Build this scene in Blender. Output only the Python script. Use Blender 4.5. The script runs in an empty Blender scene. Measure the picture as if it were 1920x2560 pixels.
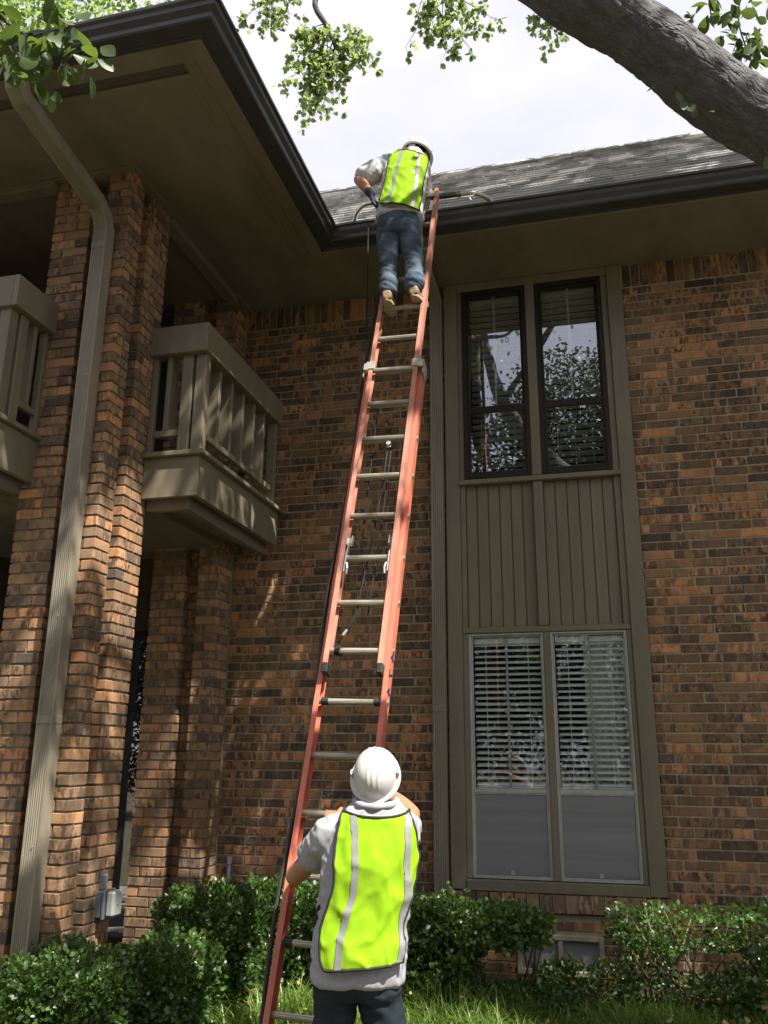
import bpy, math, random
import numpy as np
from mathutils import Vector, Matrix, noise as mnoise

random.seed(7)
RNG = np.random.default_rng(11)
S = bpy.context.scene
COL = S.collection
V = Vector

# ------------------------------------------------------------------ camera
F_PX, YAW, PITCH, ROLL = 2150.47, 14.3087, 16.0494, 0.431
CAM = V((3.2648, -7.2017, 1.62))
yaw, pit, rol = map(math.radians, (YAW, PITCH, ROLL))
FW = V((-math.sin(yaw) * math.cos(pit), math.cos(yaw) * math.cos(pit), math.sin(pit)))
RT0 = V((math.cos(yaw), math.sin(yaw), 0))
UP0 = RT0.cross(FW)
RT = RT0 * math.cos(rol) + UP0 * math.sin(rol)
UP = RT.cross(FW)
cam_data = bpy.data.cameras.new('camera')
cam = bpy.data.objects.new('camera', cam_data)
COL.objects.link(cam)
cam_data.sensor_fit = 'VERTICAL'
cam_data.sensor_height = 24.0
cam_data.lens = F_PX / 2560 * 24.0
cam_data.clip_start = 0.05
cam_data.clip_end = 2000
cam.matrix_world = Matrix(((RT.x, UP.x, -FW.x, CAM.x), (RT.y, UP.y, -FW.y, CAM.y), (RT.z, UP.z, -FW.z, CAM.z), (0, 0, 0, 1)))
S.camera = cam

# ------------------------------------------------------------------ sky, sun, exposure
SUN = V((0.45, -0.31, 0.84)).normalized()
EXPOSURE = 1.42
SKY_STRENGTH = 0.066
world = bpy.data.worlds.new('World')
S.world = world
world.use_nodes = True
wn, wl = world.node_tree.nodes, world.node_tree.links
wn.clear()
w_out = wn.new('ShaderNodeOutputWorld')
w_bg = wn.new('ShaderNodeBackground')
w_sky = wn.new('ShaderNodeTexSky')
w_sky.sky_type = 'NISHITA'
w_sky.sun_disc = False
w_sky.sun_elevation = math.asin(SUN.z)
w_sky.sun_rotation = math.atan2(SUN.x, SUN.y)
w_sky.air_density = 1.3
w_sky.dust_density = 2.0
w_tc = wn.new('ShaderNodeTexCoord')
w_map = wn.new('ShaderNodeMapping')
w_map.inputs['Scale'].default_value = (1.0, 1.0, 2.6)
w_noise = wn.new('ShaderNodeTexNoise')
w_noise.inputs['Scale'].default_value = 2.3
w_noise.inputs['Detail'].default_value = 6
w_noise.inputs['Roughness'].default_value = 0.55
w_ramp = wn.new('ShaderNodeValToRGB')
w_ramp.color_ramp.elements[0].position = 0.30
w_ramp.color_ramp.elements[0].color = (0.62, 0.62, 0.62, 1)
w_ramp.color_ramp.elements[1].position = 0.66
w_ramp.color_ramp.elements[1].color = (0.97, 0.97, 0.97, 1)
w_mix = wn.new('ShaderNodeMix')
w_mix.data_type = 'RGBA'
w_mix.inputs['B'].default_value = (6.05, 5.9, 6.6, 1)
wl.new(w_tc.outputs['Generated'], w_map.inputs['Vector'])
wl.new(w_map.outputs[0], w_noise.inputs['Vector'])
wl.new(w_noise.outputs['Fac'], w_ramp.inputs['Fac'])
wl.new(w_ramp.outputs['Color'], w_mix.inputs['Factor'])
wl.new(w_sky.outputs['Color'], w_mix.inputs['A'])
wl.new(w_mix.outputs['Result'], w_bg.inputs['Color'])
w_bg.inputs['Strength'].default_value = SKY_STRENGTH
wl.new(w_bg.outputs[0], w_out.inputs[0])

sun_d = bpy.data.lights.new('sun', 'SUN')
sun_d.energy = 5.0
sun_d.angle = math.radians(0.5)
sun_d.color = (1.0, 0.95, 0.86)
sun_o = bpy.data.objects.new('sun', sun_d)
COL.objects.link(sun_o)
sun_o.location = (10, -5, 20)
sun_o.rotation_euler = SUN.to_track_quat('Z', 'Y').to_euler()

S.view_settings.view_transform = 'Standard'
S.view_settings.look = 'None'
S.view_settings.gamma = 1
S.view_settings.use_curve_mapping = False
S.view_settings.exposure = EXPOSURE
S.render.engine = 'CYCLES'
S.cycles.max_bounces = 8
S.cycles.transparent_max_bounces = 12

# ------------------------------------------------------------------ helpers: projection
def project(p):
    d = V(p) - CAM
    z = d.dot(FW)
    if z < 0.05:
        return None
    return 960 + F_PX * d.dot(RT) / z, 1280 - F_PX * d.dot(UP) / z, z


# ------------------------------------------------------------------ helpers: materials
def new_mat(name):
    m = bpy.data.materials.new(name)
    m.use_nodes = True
    n, l = m.node_tree.nodes, m.node_tree.links
    bsdf = n['Principled BSDF']
    return m, n, l, bsdf


def coords(n, l, scale=(1, 1, 1), obj=False):
    if obj:
        tc = n.new('ShaderNodeTexCoord'); src = tc.outputs['Object']
    else:
        tc = n.new('ShaderNodeNewGeometry'); src = tc.outputs['Position']
    mp = n.new('ShaderNodeMapping')
    mp.inputs['Scale'].default_value = scale
    l.new(src, mp.inputs['Vector'])
    return mp.outputs[0]


def noise_node(n, l, vec, scale, detail=4, rough=0.6):
    t = n.new('ShaderNodeTexNoise')
    t.inputs['Scale'].default_value = scale
    t.inputs['Detail'].default_value = detail
    t.inputs['Roughness'].default_value = rough
    l.new(vec, t.inputs['Vector'])
    return t.outputs['Fac']


def ramp(n, l, fac, stops, interp='LINEAR'):
    r = n.new('ShaderNodeValToRGB')
    r.color_ramp.interpolation = interp
    e = r.color_ramp.elements
    while len(e) < len(stops):
        e.new(0.5)
    for i, (p, c) in enumerate(stops):
        e[i].position = p
        e[i].color = (c, c, c, 1) if not hasattr(c, '__len__') else (*c, 1)
    l.new(fac, r.inputs['Fac'])
    return r.outputs['Color']


def mixc(n, l, fac, a, b, mode='MIX'):
    m = n.new('ShaderNodeMix')
    m.data_type = 'RGBA'
    m.blend_type = mode
    for s, v in (('Factor', fac), ('A', a), ('B', b)):
        if isinstance(v, (int, float)):
            m.inputs[s].default_value = v if s == 'Factor' else (v, v, v, 1)
        elif isinstance(v, tuple):
            m.inputs[s].default_value = (*v, 1)
        else:
            l.new(v, m.inputs[s])
    return m.outputs['Result']


def math_node(n, l, op, a, b):
    m = n.new('ShaderNodeMath')
    m.operation = op
    for i, v in enumerate((a, b)):
        if isinstance(v, (int, float)):
            m.inputs[i].default_value = v
        else:
            l.new(v, m.inputs[i])
    return m.outputs[0]


def bump(n, l, bsdf, h, dist=0.002, strength=0.6):
    b = n.new('ShaderNodeBump')
    b.inputs['Distance'].default_value = dist
    b.inputs['Strength'].default_value = strength
    l.new(h, b.inputs['Height'])
    l.new(b.outputs[0], bsdf.inputs['Normal'])


def simple_mat(name, col, rough=0.6, var=0.25, scale=6, stretch=(1, 1, 1), dirt=None, dirt_amt=0.4, bump_d=0.0012, bump_scale=60, metal=0.0, spec=0.4, obj=False, rnd=0.0):
    m, n, l, b = new_mat(name)
    vec = coords(n, l, stretch, obj)
    f = noise_node(n, l, vec, scale, 5)
    lo = tuple(c * (1 - var) for c in col)
    hi = tuple(min(1, c * (1 + var)) for c in col)
    c = ramp(n, l, f, [(0.3, lo), (0.7, hi)])
    if dirt:
        f2 = noise_node(n, l, vec, scale * 0.35, 7, 0.7)
        c = mixc(n, l, ramp(n, l, f2, [(0.45, 0.0), (0.72, dirt_amt)]), c, dirt)
    if rnd:
        oi = n.new('ShaderNodeObjectInfo')
        k = n.new('ShaderNodeMapRange')
        k.inputs['To Min'].default_value = 1 - rnd
        k.inputs['To Max'].default_value = 1 + rnd
        l.new(oi.outputs['Random'], k.inputs['Value'])
        c = mixc(n, l, 1.0, c, k.outputs[0], 'MULTIPLY')
    l.new(c, b.inputs['Base Color'])
    b.inputs['Roughness'].default_value = rough
    b.inputs['Metallic'].default_value = metal
    b.inputs['Specular IOR Level'].default_value = spec
    if bump_d:
        bump(n, l, b, noise_node(n, l, vec, bump_scale, 4), bump_d)
    return m


def brick_mat(name, stops, use_attr, specks=0.0, dark=(0.058, 0.042, 0.031), lite=(0.28, 0.165, 0.08)):
    m, n, l, b = new_mat(name)
    if use_attr:
        a = n.new('ShaderNodeAttribute'); a.attribute_name = 'rnd'; r = a.outputs['Fac']
    else:
        a = n.new('ShaderNodeObjectInfo'); r = a.outputs['Random']
    g = n.new('ShaderNodeNewGeometry')
    off = n.new('ShaderNodeVectorMath'); off.operation = 'MULTIPLY_ADD'
    cmb = n.new('ShaderNodeCombineXYZ')
    for i in range(3):
        l.new(math_node(n, l, 'MULTIPLY', r, (37.0, 91.0, 53.0)[i]), cmb.inputs[i])
    l.new(g.outputs['Position'], off.inputs[0])
    off.inputs[1].default_value = (1, 1, 1)
    l.new(cmb.outputs[0], off.inputs[2])
    base = ramp(n, l, r, stops)
    r2 = math_node(n, l, 'FRACT', math_node(n, l, 'MULTIPLY', r, 17.31), 0)
    second = ramp(n, l, r2, stops)
    mp = n.new('ShaderNodeMapping'); mp.inputs['Scale'].default_value = (1, 1, 0.25)
    l.new(off.outputs[0], mp.inputs['Vector'])
    blocks = noise_node(n, l, mp.outputs[0], 17, 2, 0.5)
    col = mixc(n, l, ramp(n, l, blocks, [(0.50, 0.0), (0.57, 0.85)]), base, second)
    mp2 = n.new('ShaderNodeMapping'); mp2.inputs['Scale'].default_value = (1.25, 1.25, 0.6)
    l.new(off.outputs[0], mp2.inputs['Vector'])
    blot = noise_node(n, l, mp2.outputs[0], 24, 6, 0.62)
    gate = ramp(n, l, math_node(n, l, 'FRACT', math_node(n, l, 'MULTIPLY', r, 7.77), 0), [(0.35, 0.15), (0.75, 0.95)])
    col = mixc(n, l, math_node(n, l, 'MULTIPLY', gate, ramp(n, l, blot, [(0.50, 0.0), (0.56, 0.9)])), col, dark)
    edge = noise_node(n, l, off.outputs[0], 31, 5, 0.75)
    col = mixc(n, l, ramp(n, l, edge, [(0.60, 0.0), (0.66, 0.55)]), col, lite)
    fine = noise_node(n, l, off.outputs[0], 160, 4, 0.7)
    col = mixc(n, l, 1.0, col, ramp(n, l, fine, [(0.3, 0.72), (0.7, 1.22)]), 'MULTIPLY')
    if specks:
        v = n.new('ShaderNodeTexVoronoi'); v.inputs['Scale'].default_value = 22
        l.new(off.outputs[0], v.inputs['Vector'])
        col = mixc(n, l, ramp(n, l, v.outputs['Distance'], [(0.07, specks), (0.11, 0.0)]), col, (0.55, 0.5, 0.42))
    st_ = noise_node(n, l, g.outputs['Position'], 1.1, 6, 0.6)
    col = mixc(n, l, 1.0, col, ramp(n, l, st_, [(0.32, 0.70), (0.68, 1.22)]), 'MULTIPLY')
    l.new(col, b.inputs['Base Color'])
    b.inputs['Roughness'].default_value = 0.85
    b.inputs['Specular IOR Level'].default_value = 0.25
    h = mixc(n, l, 0.5, fine, blot)
    bump(n, l, b, h, 0.004, 0.7)
    return m


WALL_STOPS = [(0.0, (0.064, 0.046, 0.039)), (0.07, (0.109, 0.072, 0.05)), (0.36, (0.177, 0.107, 0.063)), (0.62, (0.238, 0.138, 0.076)), (0.8, (0.322, 0.179, 0.09)), (0.9, (0.439, 0.203, 0.09)), (1.0, (0.542, 0.259, 0.128))]
COLM_STOPS = [(0.0, (0.09, 0.07, 0.059)), (0.2, (0.185, 0.124, 0.08)), (0.5, (0.275, 0.168, 0.097)), (0.75, (0.345, 0.203, 0.11)), (0.9, (0.45, 0.247, 0.124)), (1.0, (0.48, 0.217, 0.098))]
M = {}
M['brick_w'] = brick_mat('brick_wall_one', WALL_STOPS, False, 0.8)
M['brick_wa'] = brick_mat('brick_wall_many', WALL_STOPS, True, 0.8)
M['brick_c'] = brick_mat('brick_column_one', COLM_STOPS, False, 0.0, (0.085, 0.065, 0.05), (0.45, 0.25, 0.115))
M['brick_ca'] = brick_mat('brick_column_many', COLM_STOPS, True, 0.0, (0.085, 0.065, 0.05), (0.45, 0.25, 0.115))
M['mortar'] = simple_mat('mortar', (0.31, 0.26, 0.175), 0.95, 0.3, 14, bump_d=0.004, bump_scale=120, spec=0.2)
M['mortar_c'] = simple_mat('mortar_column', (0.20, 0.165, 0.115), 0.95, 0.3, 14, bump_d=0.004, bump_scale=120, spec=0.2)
M['paint'] = simple_mat('taupe_paint', (0.172, 0.148, 0.100), 0.55, 0.12, 9, (1, 1, 0.22), dirt=(0.11, 0.09, 0.065), dirt_amt=0.45, bump_d=0.0007, bump_scale=45)
M['paint_sid'] = simple_mat('siding_paint', (0.165, 0.148, 0.098), 0.6, 0.10, 3, (6, 6, 0.6), dirt=(0.10, 0.09, 0.065), dirt_amt=0.35, bump_d=0.0012, bump_scale=22, rnd=0.06)
M['downspout'] = simple_mat('downspout_paint', (0.225, 0.200, 0.150), 0.45, 0.12, 12, (1, 1, 0.15), dirt=(0.13, 0.11, 0.08), dirt_amt=0.5, bump_d=0.0004)
M['soffit'] = simple_mat('soffit_paint', (0.185, 0.155, 0.12), 0.7, 0.14, 3, (1, 0.4, 1), dirt=(0.08, 0.062, 0.045), dirt_amt=0.7)  # paint tone raised slightly, a little glare lift put into the colour
M['gutter'] = simple_mat('gutter_dark', (0.045, 0.043, 0.046), 0.38, 0.2, 5, bump_d=0.0004, spec=0.5)
M['vent_mesh'] = simple_mat('soffit_vent_mesh', (0.085, 0.07, 0.055), 0.8, 0.3, 40, (8, 1, 1))
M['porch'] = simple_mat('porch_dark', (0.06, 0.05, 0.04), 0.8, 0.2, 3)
M['bronze'] = simple_mat('bronze_frame', (0.022, 0.016, 0.012), 0.55, 0.2, 8, bump_d=0.0003, spec=0.25)
M['alum'] = simple_mat('window_aluminium', (0.42, 0.42, 0.4), 0.42, 0.15, 12, bump_d=0.0003, metal=0.4)
M['slat_dim'] = simple_mat('blind_slat_dark', (0.85, 0.84, 0.82), 0.5, 0.08, 8, bump_d=0)
M['slat'] = simple_mat('blind_slat_white', (0.88, 0.88, 0.86), 0.5, 0.05, 8, bump_d=0)
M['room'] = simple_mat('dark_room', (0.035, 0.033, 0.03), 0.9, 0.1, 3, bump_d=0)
M['screen'] = simple_mat('insect_screen', (0.20, 0.20, 0.205), 0.95, 0.15, 3, (0.15, 0.15, 4), bump_d=0)
M['shingle'] = simple_mat('asphalt_shingle', (0.38, 0.37, 0.375), 0.6, 0.14, 60, bump_d=0.0008, bump_scale=200, rnd=0.34, spec=0.5)
M['fiber'] = simple_mat('orange_fibreglass', (0.55, 0.155, 0.095), 0.5, 0.14, 12, (1, 1, 0.22), dirt=(0.26, 0.09, 0.065), dirt_amt=0.75, bump_d=0.0005, bump_scale=90)
M['fiber_fly'] = simple_mat('faded_fibreglass', (0.48, 0.20, 0.14), 0.6, 0.16, 14, (1, 1, 0.22), dirt=(0.24, 0.115, 0.09), dirt_amt=0.8, bump_d=0.0005, bump_scale=90)
M['rung'] = simple_mat('rung_aluminium', (0.44, 0.40, 0.33), 0.42, 0.25, 20, (0.2, 1, 1), dirt=(0.14, 0.115, 0.08), dirt_amt=0.85, bump_d=0.0008, bump_scale=120, metal=0.55)
M['steel'] = simple_mat('bracket_steel', (0.5, 0.49, 0.46), 0.4, 0.2, 25, dirt=(0.2, 0.14, 0.1), dirt_amt=0.6, metal=0.7)
M['rubber'] = simple_mat('black_rubber', (0.02, 0.02, 0.02), 0.55, 0.3, 30)
M['rope'] = simple_mat('dark_rope', (0.016, 0.014, 0.013), 0.9, 0.4, 90, bump_d=0.002, bump_scale=300)
M['sticker'] = simple_mat('worn_sticker', (0.50, 0.48, 0.43), 0.6, 0.15, 20, dirt=(0.12, 0.11, 0.10), dirt_amt=0.8)
M['ink'] = simple_mat('blue_ink', (0.012, 0.02, 0.12), 0.6, 0.2, 30, bump_d=0)
M['black_ink'] = simple_mat('black_ink', (0.02, 0.02, 0.02), 0.6, 0.1, 30, bump_d=0)
M['ebox'] = simple_mat('grey_metal_box', (0.135, 0.15, 0.17), 0.45, 0.12, 8)
M['ebox_cover'] = simple_mat('pale_box_cover', (0.34, 0.36, 0.33), 0.4, 0.1, 8)
M['vent_wood'] = simple_mat('vent_frame_paint', (0.27, 0.24, 0.18), 0.7, 0.2, 9)
M['bark'] = None
# people
M['skin'] = simple_mat('skin', (0.36, 0.165, 0.095), 0.5, 0.1, 18, bump_d=0.0006, bump_scale=220)
M['hair'] = simple_mat('dark_hair', (0.012, 0.011, 0.012), 0.7, 0.2, 80)
M['shirt'] = simple_mat('grey_shirt', (0.29, 0.29, 0.31), 0.9, 0.10, 70, bump_d=0.0008, bump_scale=420, spec=0.15)
M['shirt_glare'] = simple_mat('glare_lifted_grey_shirt', (0.50, 0.49, 0.52), 0.9, 0.08, 70, bump_d=0.0008, bump_scale=420, spec=0.15)  # grey shirt with the lift of lens glare put into its colour
M['jeans'] = simple_mat('blue_jeans', (0.055, 0.078, 0.105), 0.9, 0.35, 7, dirt=(0.17, 0.205, 0.25), dirt_amt=0.6, bump_d=0.0009, bump_scale=380, spec=0.15)
M['jeans_dark'] = simple_mat('dark_jeans', (0.018, 0.026, 0.032), 0.9, 0.3, 7, dirt=(0.04, 0.052, 0.06), dirt_amt=0.5, bump_d=0.0009, bump_scale=380, spec=0.15)
M['stripe'] = simple_mat('silver_tape', (0.20, 0.20, 0.205), 0.5, 0.08, 60, bump_d=0.0004, bump_scale=500)
M['trim_black'] = simple_mat('black_binding', (0.012, 0.013, 0.012), 0.8, 0.2, 60)
M['helmet'] = simple_mat('white_hard_hat', (0.43, 0.425, 0.41), 0.32, 0.04, 6, dirt=(0.50, 0.46, 0.40), dirt_amt=0.35, bump_d=0.0002, spec=0.5)
M['glove'] = simple_mat('dark_glove', (0.02, 0.025, 0.032), 0.8, 0.3, 60)
M['boot'] = simple_mat('tan_boot', (0.30, 0.21, 0.13), 0.8, 0.2, 30)
M['sole'] = simple_mat('pale_sole', (0.38, 0.29, 0.19), 0.85, 0.2, 30)
M['stem'] = simple_mat('twig_bark', (0.11, 0.085, 0.06), 0.9, 0.3, 40, bump_d=0.003)
M['soil'] = simple_mat('soil', (0.07, 0.06, 0.035), 1.0, 0.4, 5, dirt=(0.05, 0.075, 0.02), dirt_amt=0.8, bump_d=0.02, bump_scale=20)
M['concrete'] = simple_mat('concrete', (0.33, 0.30, 0.25), 0.9, 0.15, 12, dirt=(0.16, 0.14, 0.1), dirt_amt=0.5, bump_d=0.003)
M['fruit'] = simple_mat('green_acorn', (0.09, 0.13, 0.055), 0.5, 0.3, 60)


def vest_mat():
    m, n, l, b = new_mat('hi_vis_mesh_fabric')
    vec = coords(n, l)
    f = noise_node(n, l, vec, 9, 4)
    c = ramp(n, l, f, [(0.3, (0.215, 0.405, 0.008)), (0.7, (0.275, 0.475, 0.012))])
    c = mixc(n, l, ramp(n, l, noise_node(n, l, vec, 22, 6, 0.75), [(0.60, 0.0), (0.78, 0.45)]), c, (0.20, 0.30, 0.03))
    l.new(c, b.inputs['Base Color'])
    b.inputs['Roughness'].default_value = 0.85
    b.inputs['Specular IOR Level'].default_value = 0.2
    bump(n, l, b, noise_node(n, l, vec, 700, 2), 0.0006)
    tr = n.new('ShaderNodeBsdfTranslucent')
    l.new(c, tr.inputs['Color'])
    mx = n.new('ShaderNodeMixShader')
    mx.inputs[0].default_value = 0.12
    out = n['Material Output']
    l.new(b.outputs[0], mx.inputs[1]); l.new(tr.outputs[0], mx.inputs[2])
    l.new(mx.outputs[0], out.inputs['Surface'])
    return m


M['vest'] = vest_mat()


def leaf_mat(name, dark, light, rough=0.45, trans=0.35, tcol=None, scale=9, spec=0.4, straw=None):
    m, n, l, b = new_mat(name)
    a = n.new('ShaderNodeAttribute'); a.attribute_name = 'rnd'
    oi = n.new('ShaderNodeObjectInfo')
    r = math_node(n, l, 'FRACT', math_node(n, l, 'ADD', a.outputs['Fac'], oi.outputs['Random']), 0)
    f = noise_node(n, l, coords(n, l), scale, 3)
    k = math_node(n, l, 'MULTIPLY_ADD', r, 0.65)
    k.node.inputs[2].default_value = 0.0
    k2 = math_node(n, l, 'ADD', k, math_node(n, l, 'MULTIPLY', f, 0.35))
    c = ramp(n, l, k2, [(0.15, dark), (0.8, light)] if straw is None else [(0.15, dark), (0.72, light), (0.80, light), (0.86, straw)])
    l.new(c, b.inputs['Base Color'])
    b.inputs['Roughness'].default_value = rough
    b.inputs['Specular IOR Level'].default_value = spec
    tr = n.new('ShaderNodeBsdfTranslucent')
    if tcol:
        tr.inputs['Color'].default_value = (*tcol, 1)
    else:
        l.new(c, tr.inputs['Color'])
    mx = n.new('ShaderNodeMixShader')
    mx.inputs[0].default_value = trans
    out = n['Material Output']
    l.new(b.outputs[0], mx.inputs[1]); l.new(tr.outputs[0], mx.inputs[2])
    l.new(mx.outputs[0], out.inputs['Surface'])
    return m


M['leaf_hedge'] = leaf_mat('hedge_leaf', (0.012, 0.034, 0.009), (0.085, 0.155, 0.035), 0.36, 0.28, (0.18, 0.30, 0.03), 7, 0.6)
M['leaf_shoot'] = leaf_mat('young_hedge_leaf', (0.035, 0.085, 0.018), (0.11, 0.20, 0.045), 0.36, 0.32, (0.24, 0.40, 0.05), 7, 0.55)
M['leaf_spray'] = leaf_mat('glare_paled_oak_leaf', (0.075, 0.12, 0.04), (0.17, 0.235, 0.085), 0.45, 0.5, (0.36, 0.46, 0.15), 3)  # oak leaf made paler, the glare over the sprays is in the colour
M['leaf_oak'] = leaf_mat('oak_leaf', (0.045, 0.085, 0.022), (0.115, 0.18, 0.05), 0.45, 0.5, (0.30, 0.42, 0.10), 3)
M['leaf_back'] = leaf_mat('shade_darkened_leaf', (0.018, 0.028, 0.012), (0.045, 0.062, 0.028), 0.5, 0.2, (0.06, 0.08, 0.03), 3)  # shade on the trees' unlit side painted in as a darker leaf colour
M['leaf_near'] = leaf_mat('near_leaf', (0.03, 0.055, 0.016), (0.085, 0.125, 0.04), 0.45, 0.35, (0.13, 0.20, 0.03), 5)
M['grass'] = leaf_mat('grass_blade', (0.045, 0.10, 0.016), (0.17, 0.26, 0.05), 0.40, 0.35, (0.24, 0.34, 0.05), 4, 0.4, (0.33, 0.27, 0.12))
M['leaf_dry'] = simple_mat('dry_leaf', (0.33, 0.19, 0.09), 0.8, 0.3, 30)


def glass_mat(name, tint, refl):
    m, n, l, b = new_mat(name)
    n.remove(b)
    t = n.new('ShaderNodeBsdfTransparent'); t.inputs['Color'].default_value = (*tint, 1)
    g = n.new('ShaderNodeBsdfGlossy'); g.inputs['Roughness'].default_value = 0.004
    g.inputs['Color'].default_value = (0.95, 0.96, 1.0, 1)
    nz = noise_node(n, l, coords(n, l), 1.7, 2)
    bp = n.new('ShaderNodeBump'); bp.inputs['Distance'].default_value = 0.004; bp.inputs['Strength'].default_value = 0.25
    l.new(nz, bp.inputs['Height']); l.new(bp.outputs[0], g.inputs['Normal'])
    geo = n.new('ShaderNodeNewGeometry')
    dt = n.new('ShaderNodeVectorMath'); dt.operation = 'DOT_PRODUCT'
    l.new(geo.outputs['Normal'], dt.inputs[0]); l.new(geo.outputs['Incoming'], dt.inputs[1])
    c1 = math_node(n, l, 'SUBTRACT', 1.0, math_node(n, l, 'ABSOLUTE', dt.outputs['Value'], 0))
    c5 = math_node(n, l, 'POWER', c1, 5.0)
    f = math_node(n, l, 'ADD', math_node(n, l, 'MULTIPLY', c5, 1 - refl), refl)
    mx = n.new('ShaderNodeMixShader')
    l.new(f, mx.inputs[0]); l.new(t.outputs[0], mx.inputs[1]); l.new(g.outputs[0], mx.inputs[2])
    l.new(mx.outputs[0], n['Material Output'].inputs['Surface'])
    return m


M['glass'] = glass_mat('window_glass', (0.93, 0.95, 0.94), 0.075)
M['glass_up'] = glass_mat('upper_window_glass', (0.80, 0.82, 0.82), 0.21)


def bark_mat():
    m, n, l, b = new_mat('oak_bark')
    g0 = n.new('ShaderNodeNewGeometry')
    m1 = n.new('ShaderNodeMapping')
    q_ = V((-.77, -.30, .57)).normalized().rotation_difference(V((1, 0, 0))).to_euler()
    m1.inputs['Rotation'].default_value = q_
    m2 = n.new('ShaderNodeMapping'); m2.inputs['Scale'].default_value = (0.45, 1, 1)
    l.new(g0.outputs['Position'], m1.inputs['Vector']); l.new(m1.outputs[0], m2.inputs['Vector'])
    vec = m2.outputs[0]
    v = n.new('ShaderNodeTexVoronoi'); v.feature = 'DISTANCE_TO_EDGE'; v.inputs['Scale'].default_value = 30
    wv = n.new('ShaderNodeVectorMath'); wv.operation = 'ADD'
    nt = n.new('ShaderNodeTexNoise'); nt.inputs['Scale'].default_value = 9; nt.inputs['Detail'].default_value = 4
    l.new(vec, nt.inputs['Vector'])
    sc = n.new('ShaderNodeVectorMath'); sc.operation = 'SCALE'; sc.inputs['Scale'].default_value = 0.16
    l.new(nt.outputs['Color'], sc.inputs[0])
    l.new(vec, wv.inputs[0]); l.new(sc.outputs[0], wv.inputs[1])
    l.new(wv.outputs[0], v.inputs['Vector'])
    f = noise_node(n, l, vec, 24, 8, 0.7)
    c = ramp(n, l, f, [(0.3, (0.05, 0.049, 0.052)), (0.7, (0.125, 0.123, 0.127))])
    c = mixc(n, l, ramp(n, l, v.outputs['Distance'], [(0.0, 0.5), (0.12, 0.0)]), c, (0.06, 0.056, 0.054))
    l.new(c, b.inputs['Base Color'])
    b.inputs['Roughness'].default_value = 0.9
    h = mixc(n, l, 0.4, ramp(n, l, v.outputs['Distance'], [(0.0, 0.0), (0.25, 1.0)]), f)
    bump(n, l, b, h, 0.012, 0.7)
    return m


M['bark'] = bark_mat()


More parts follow.
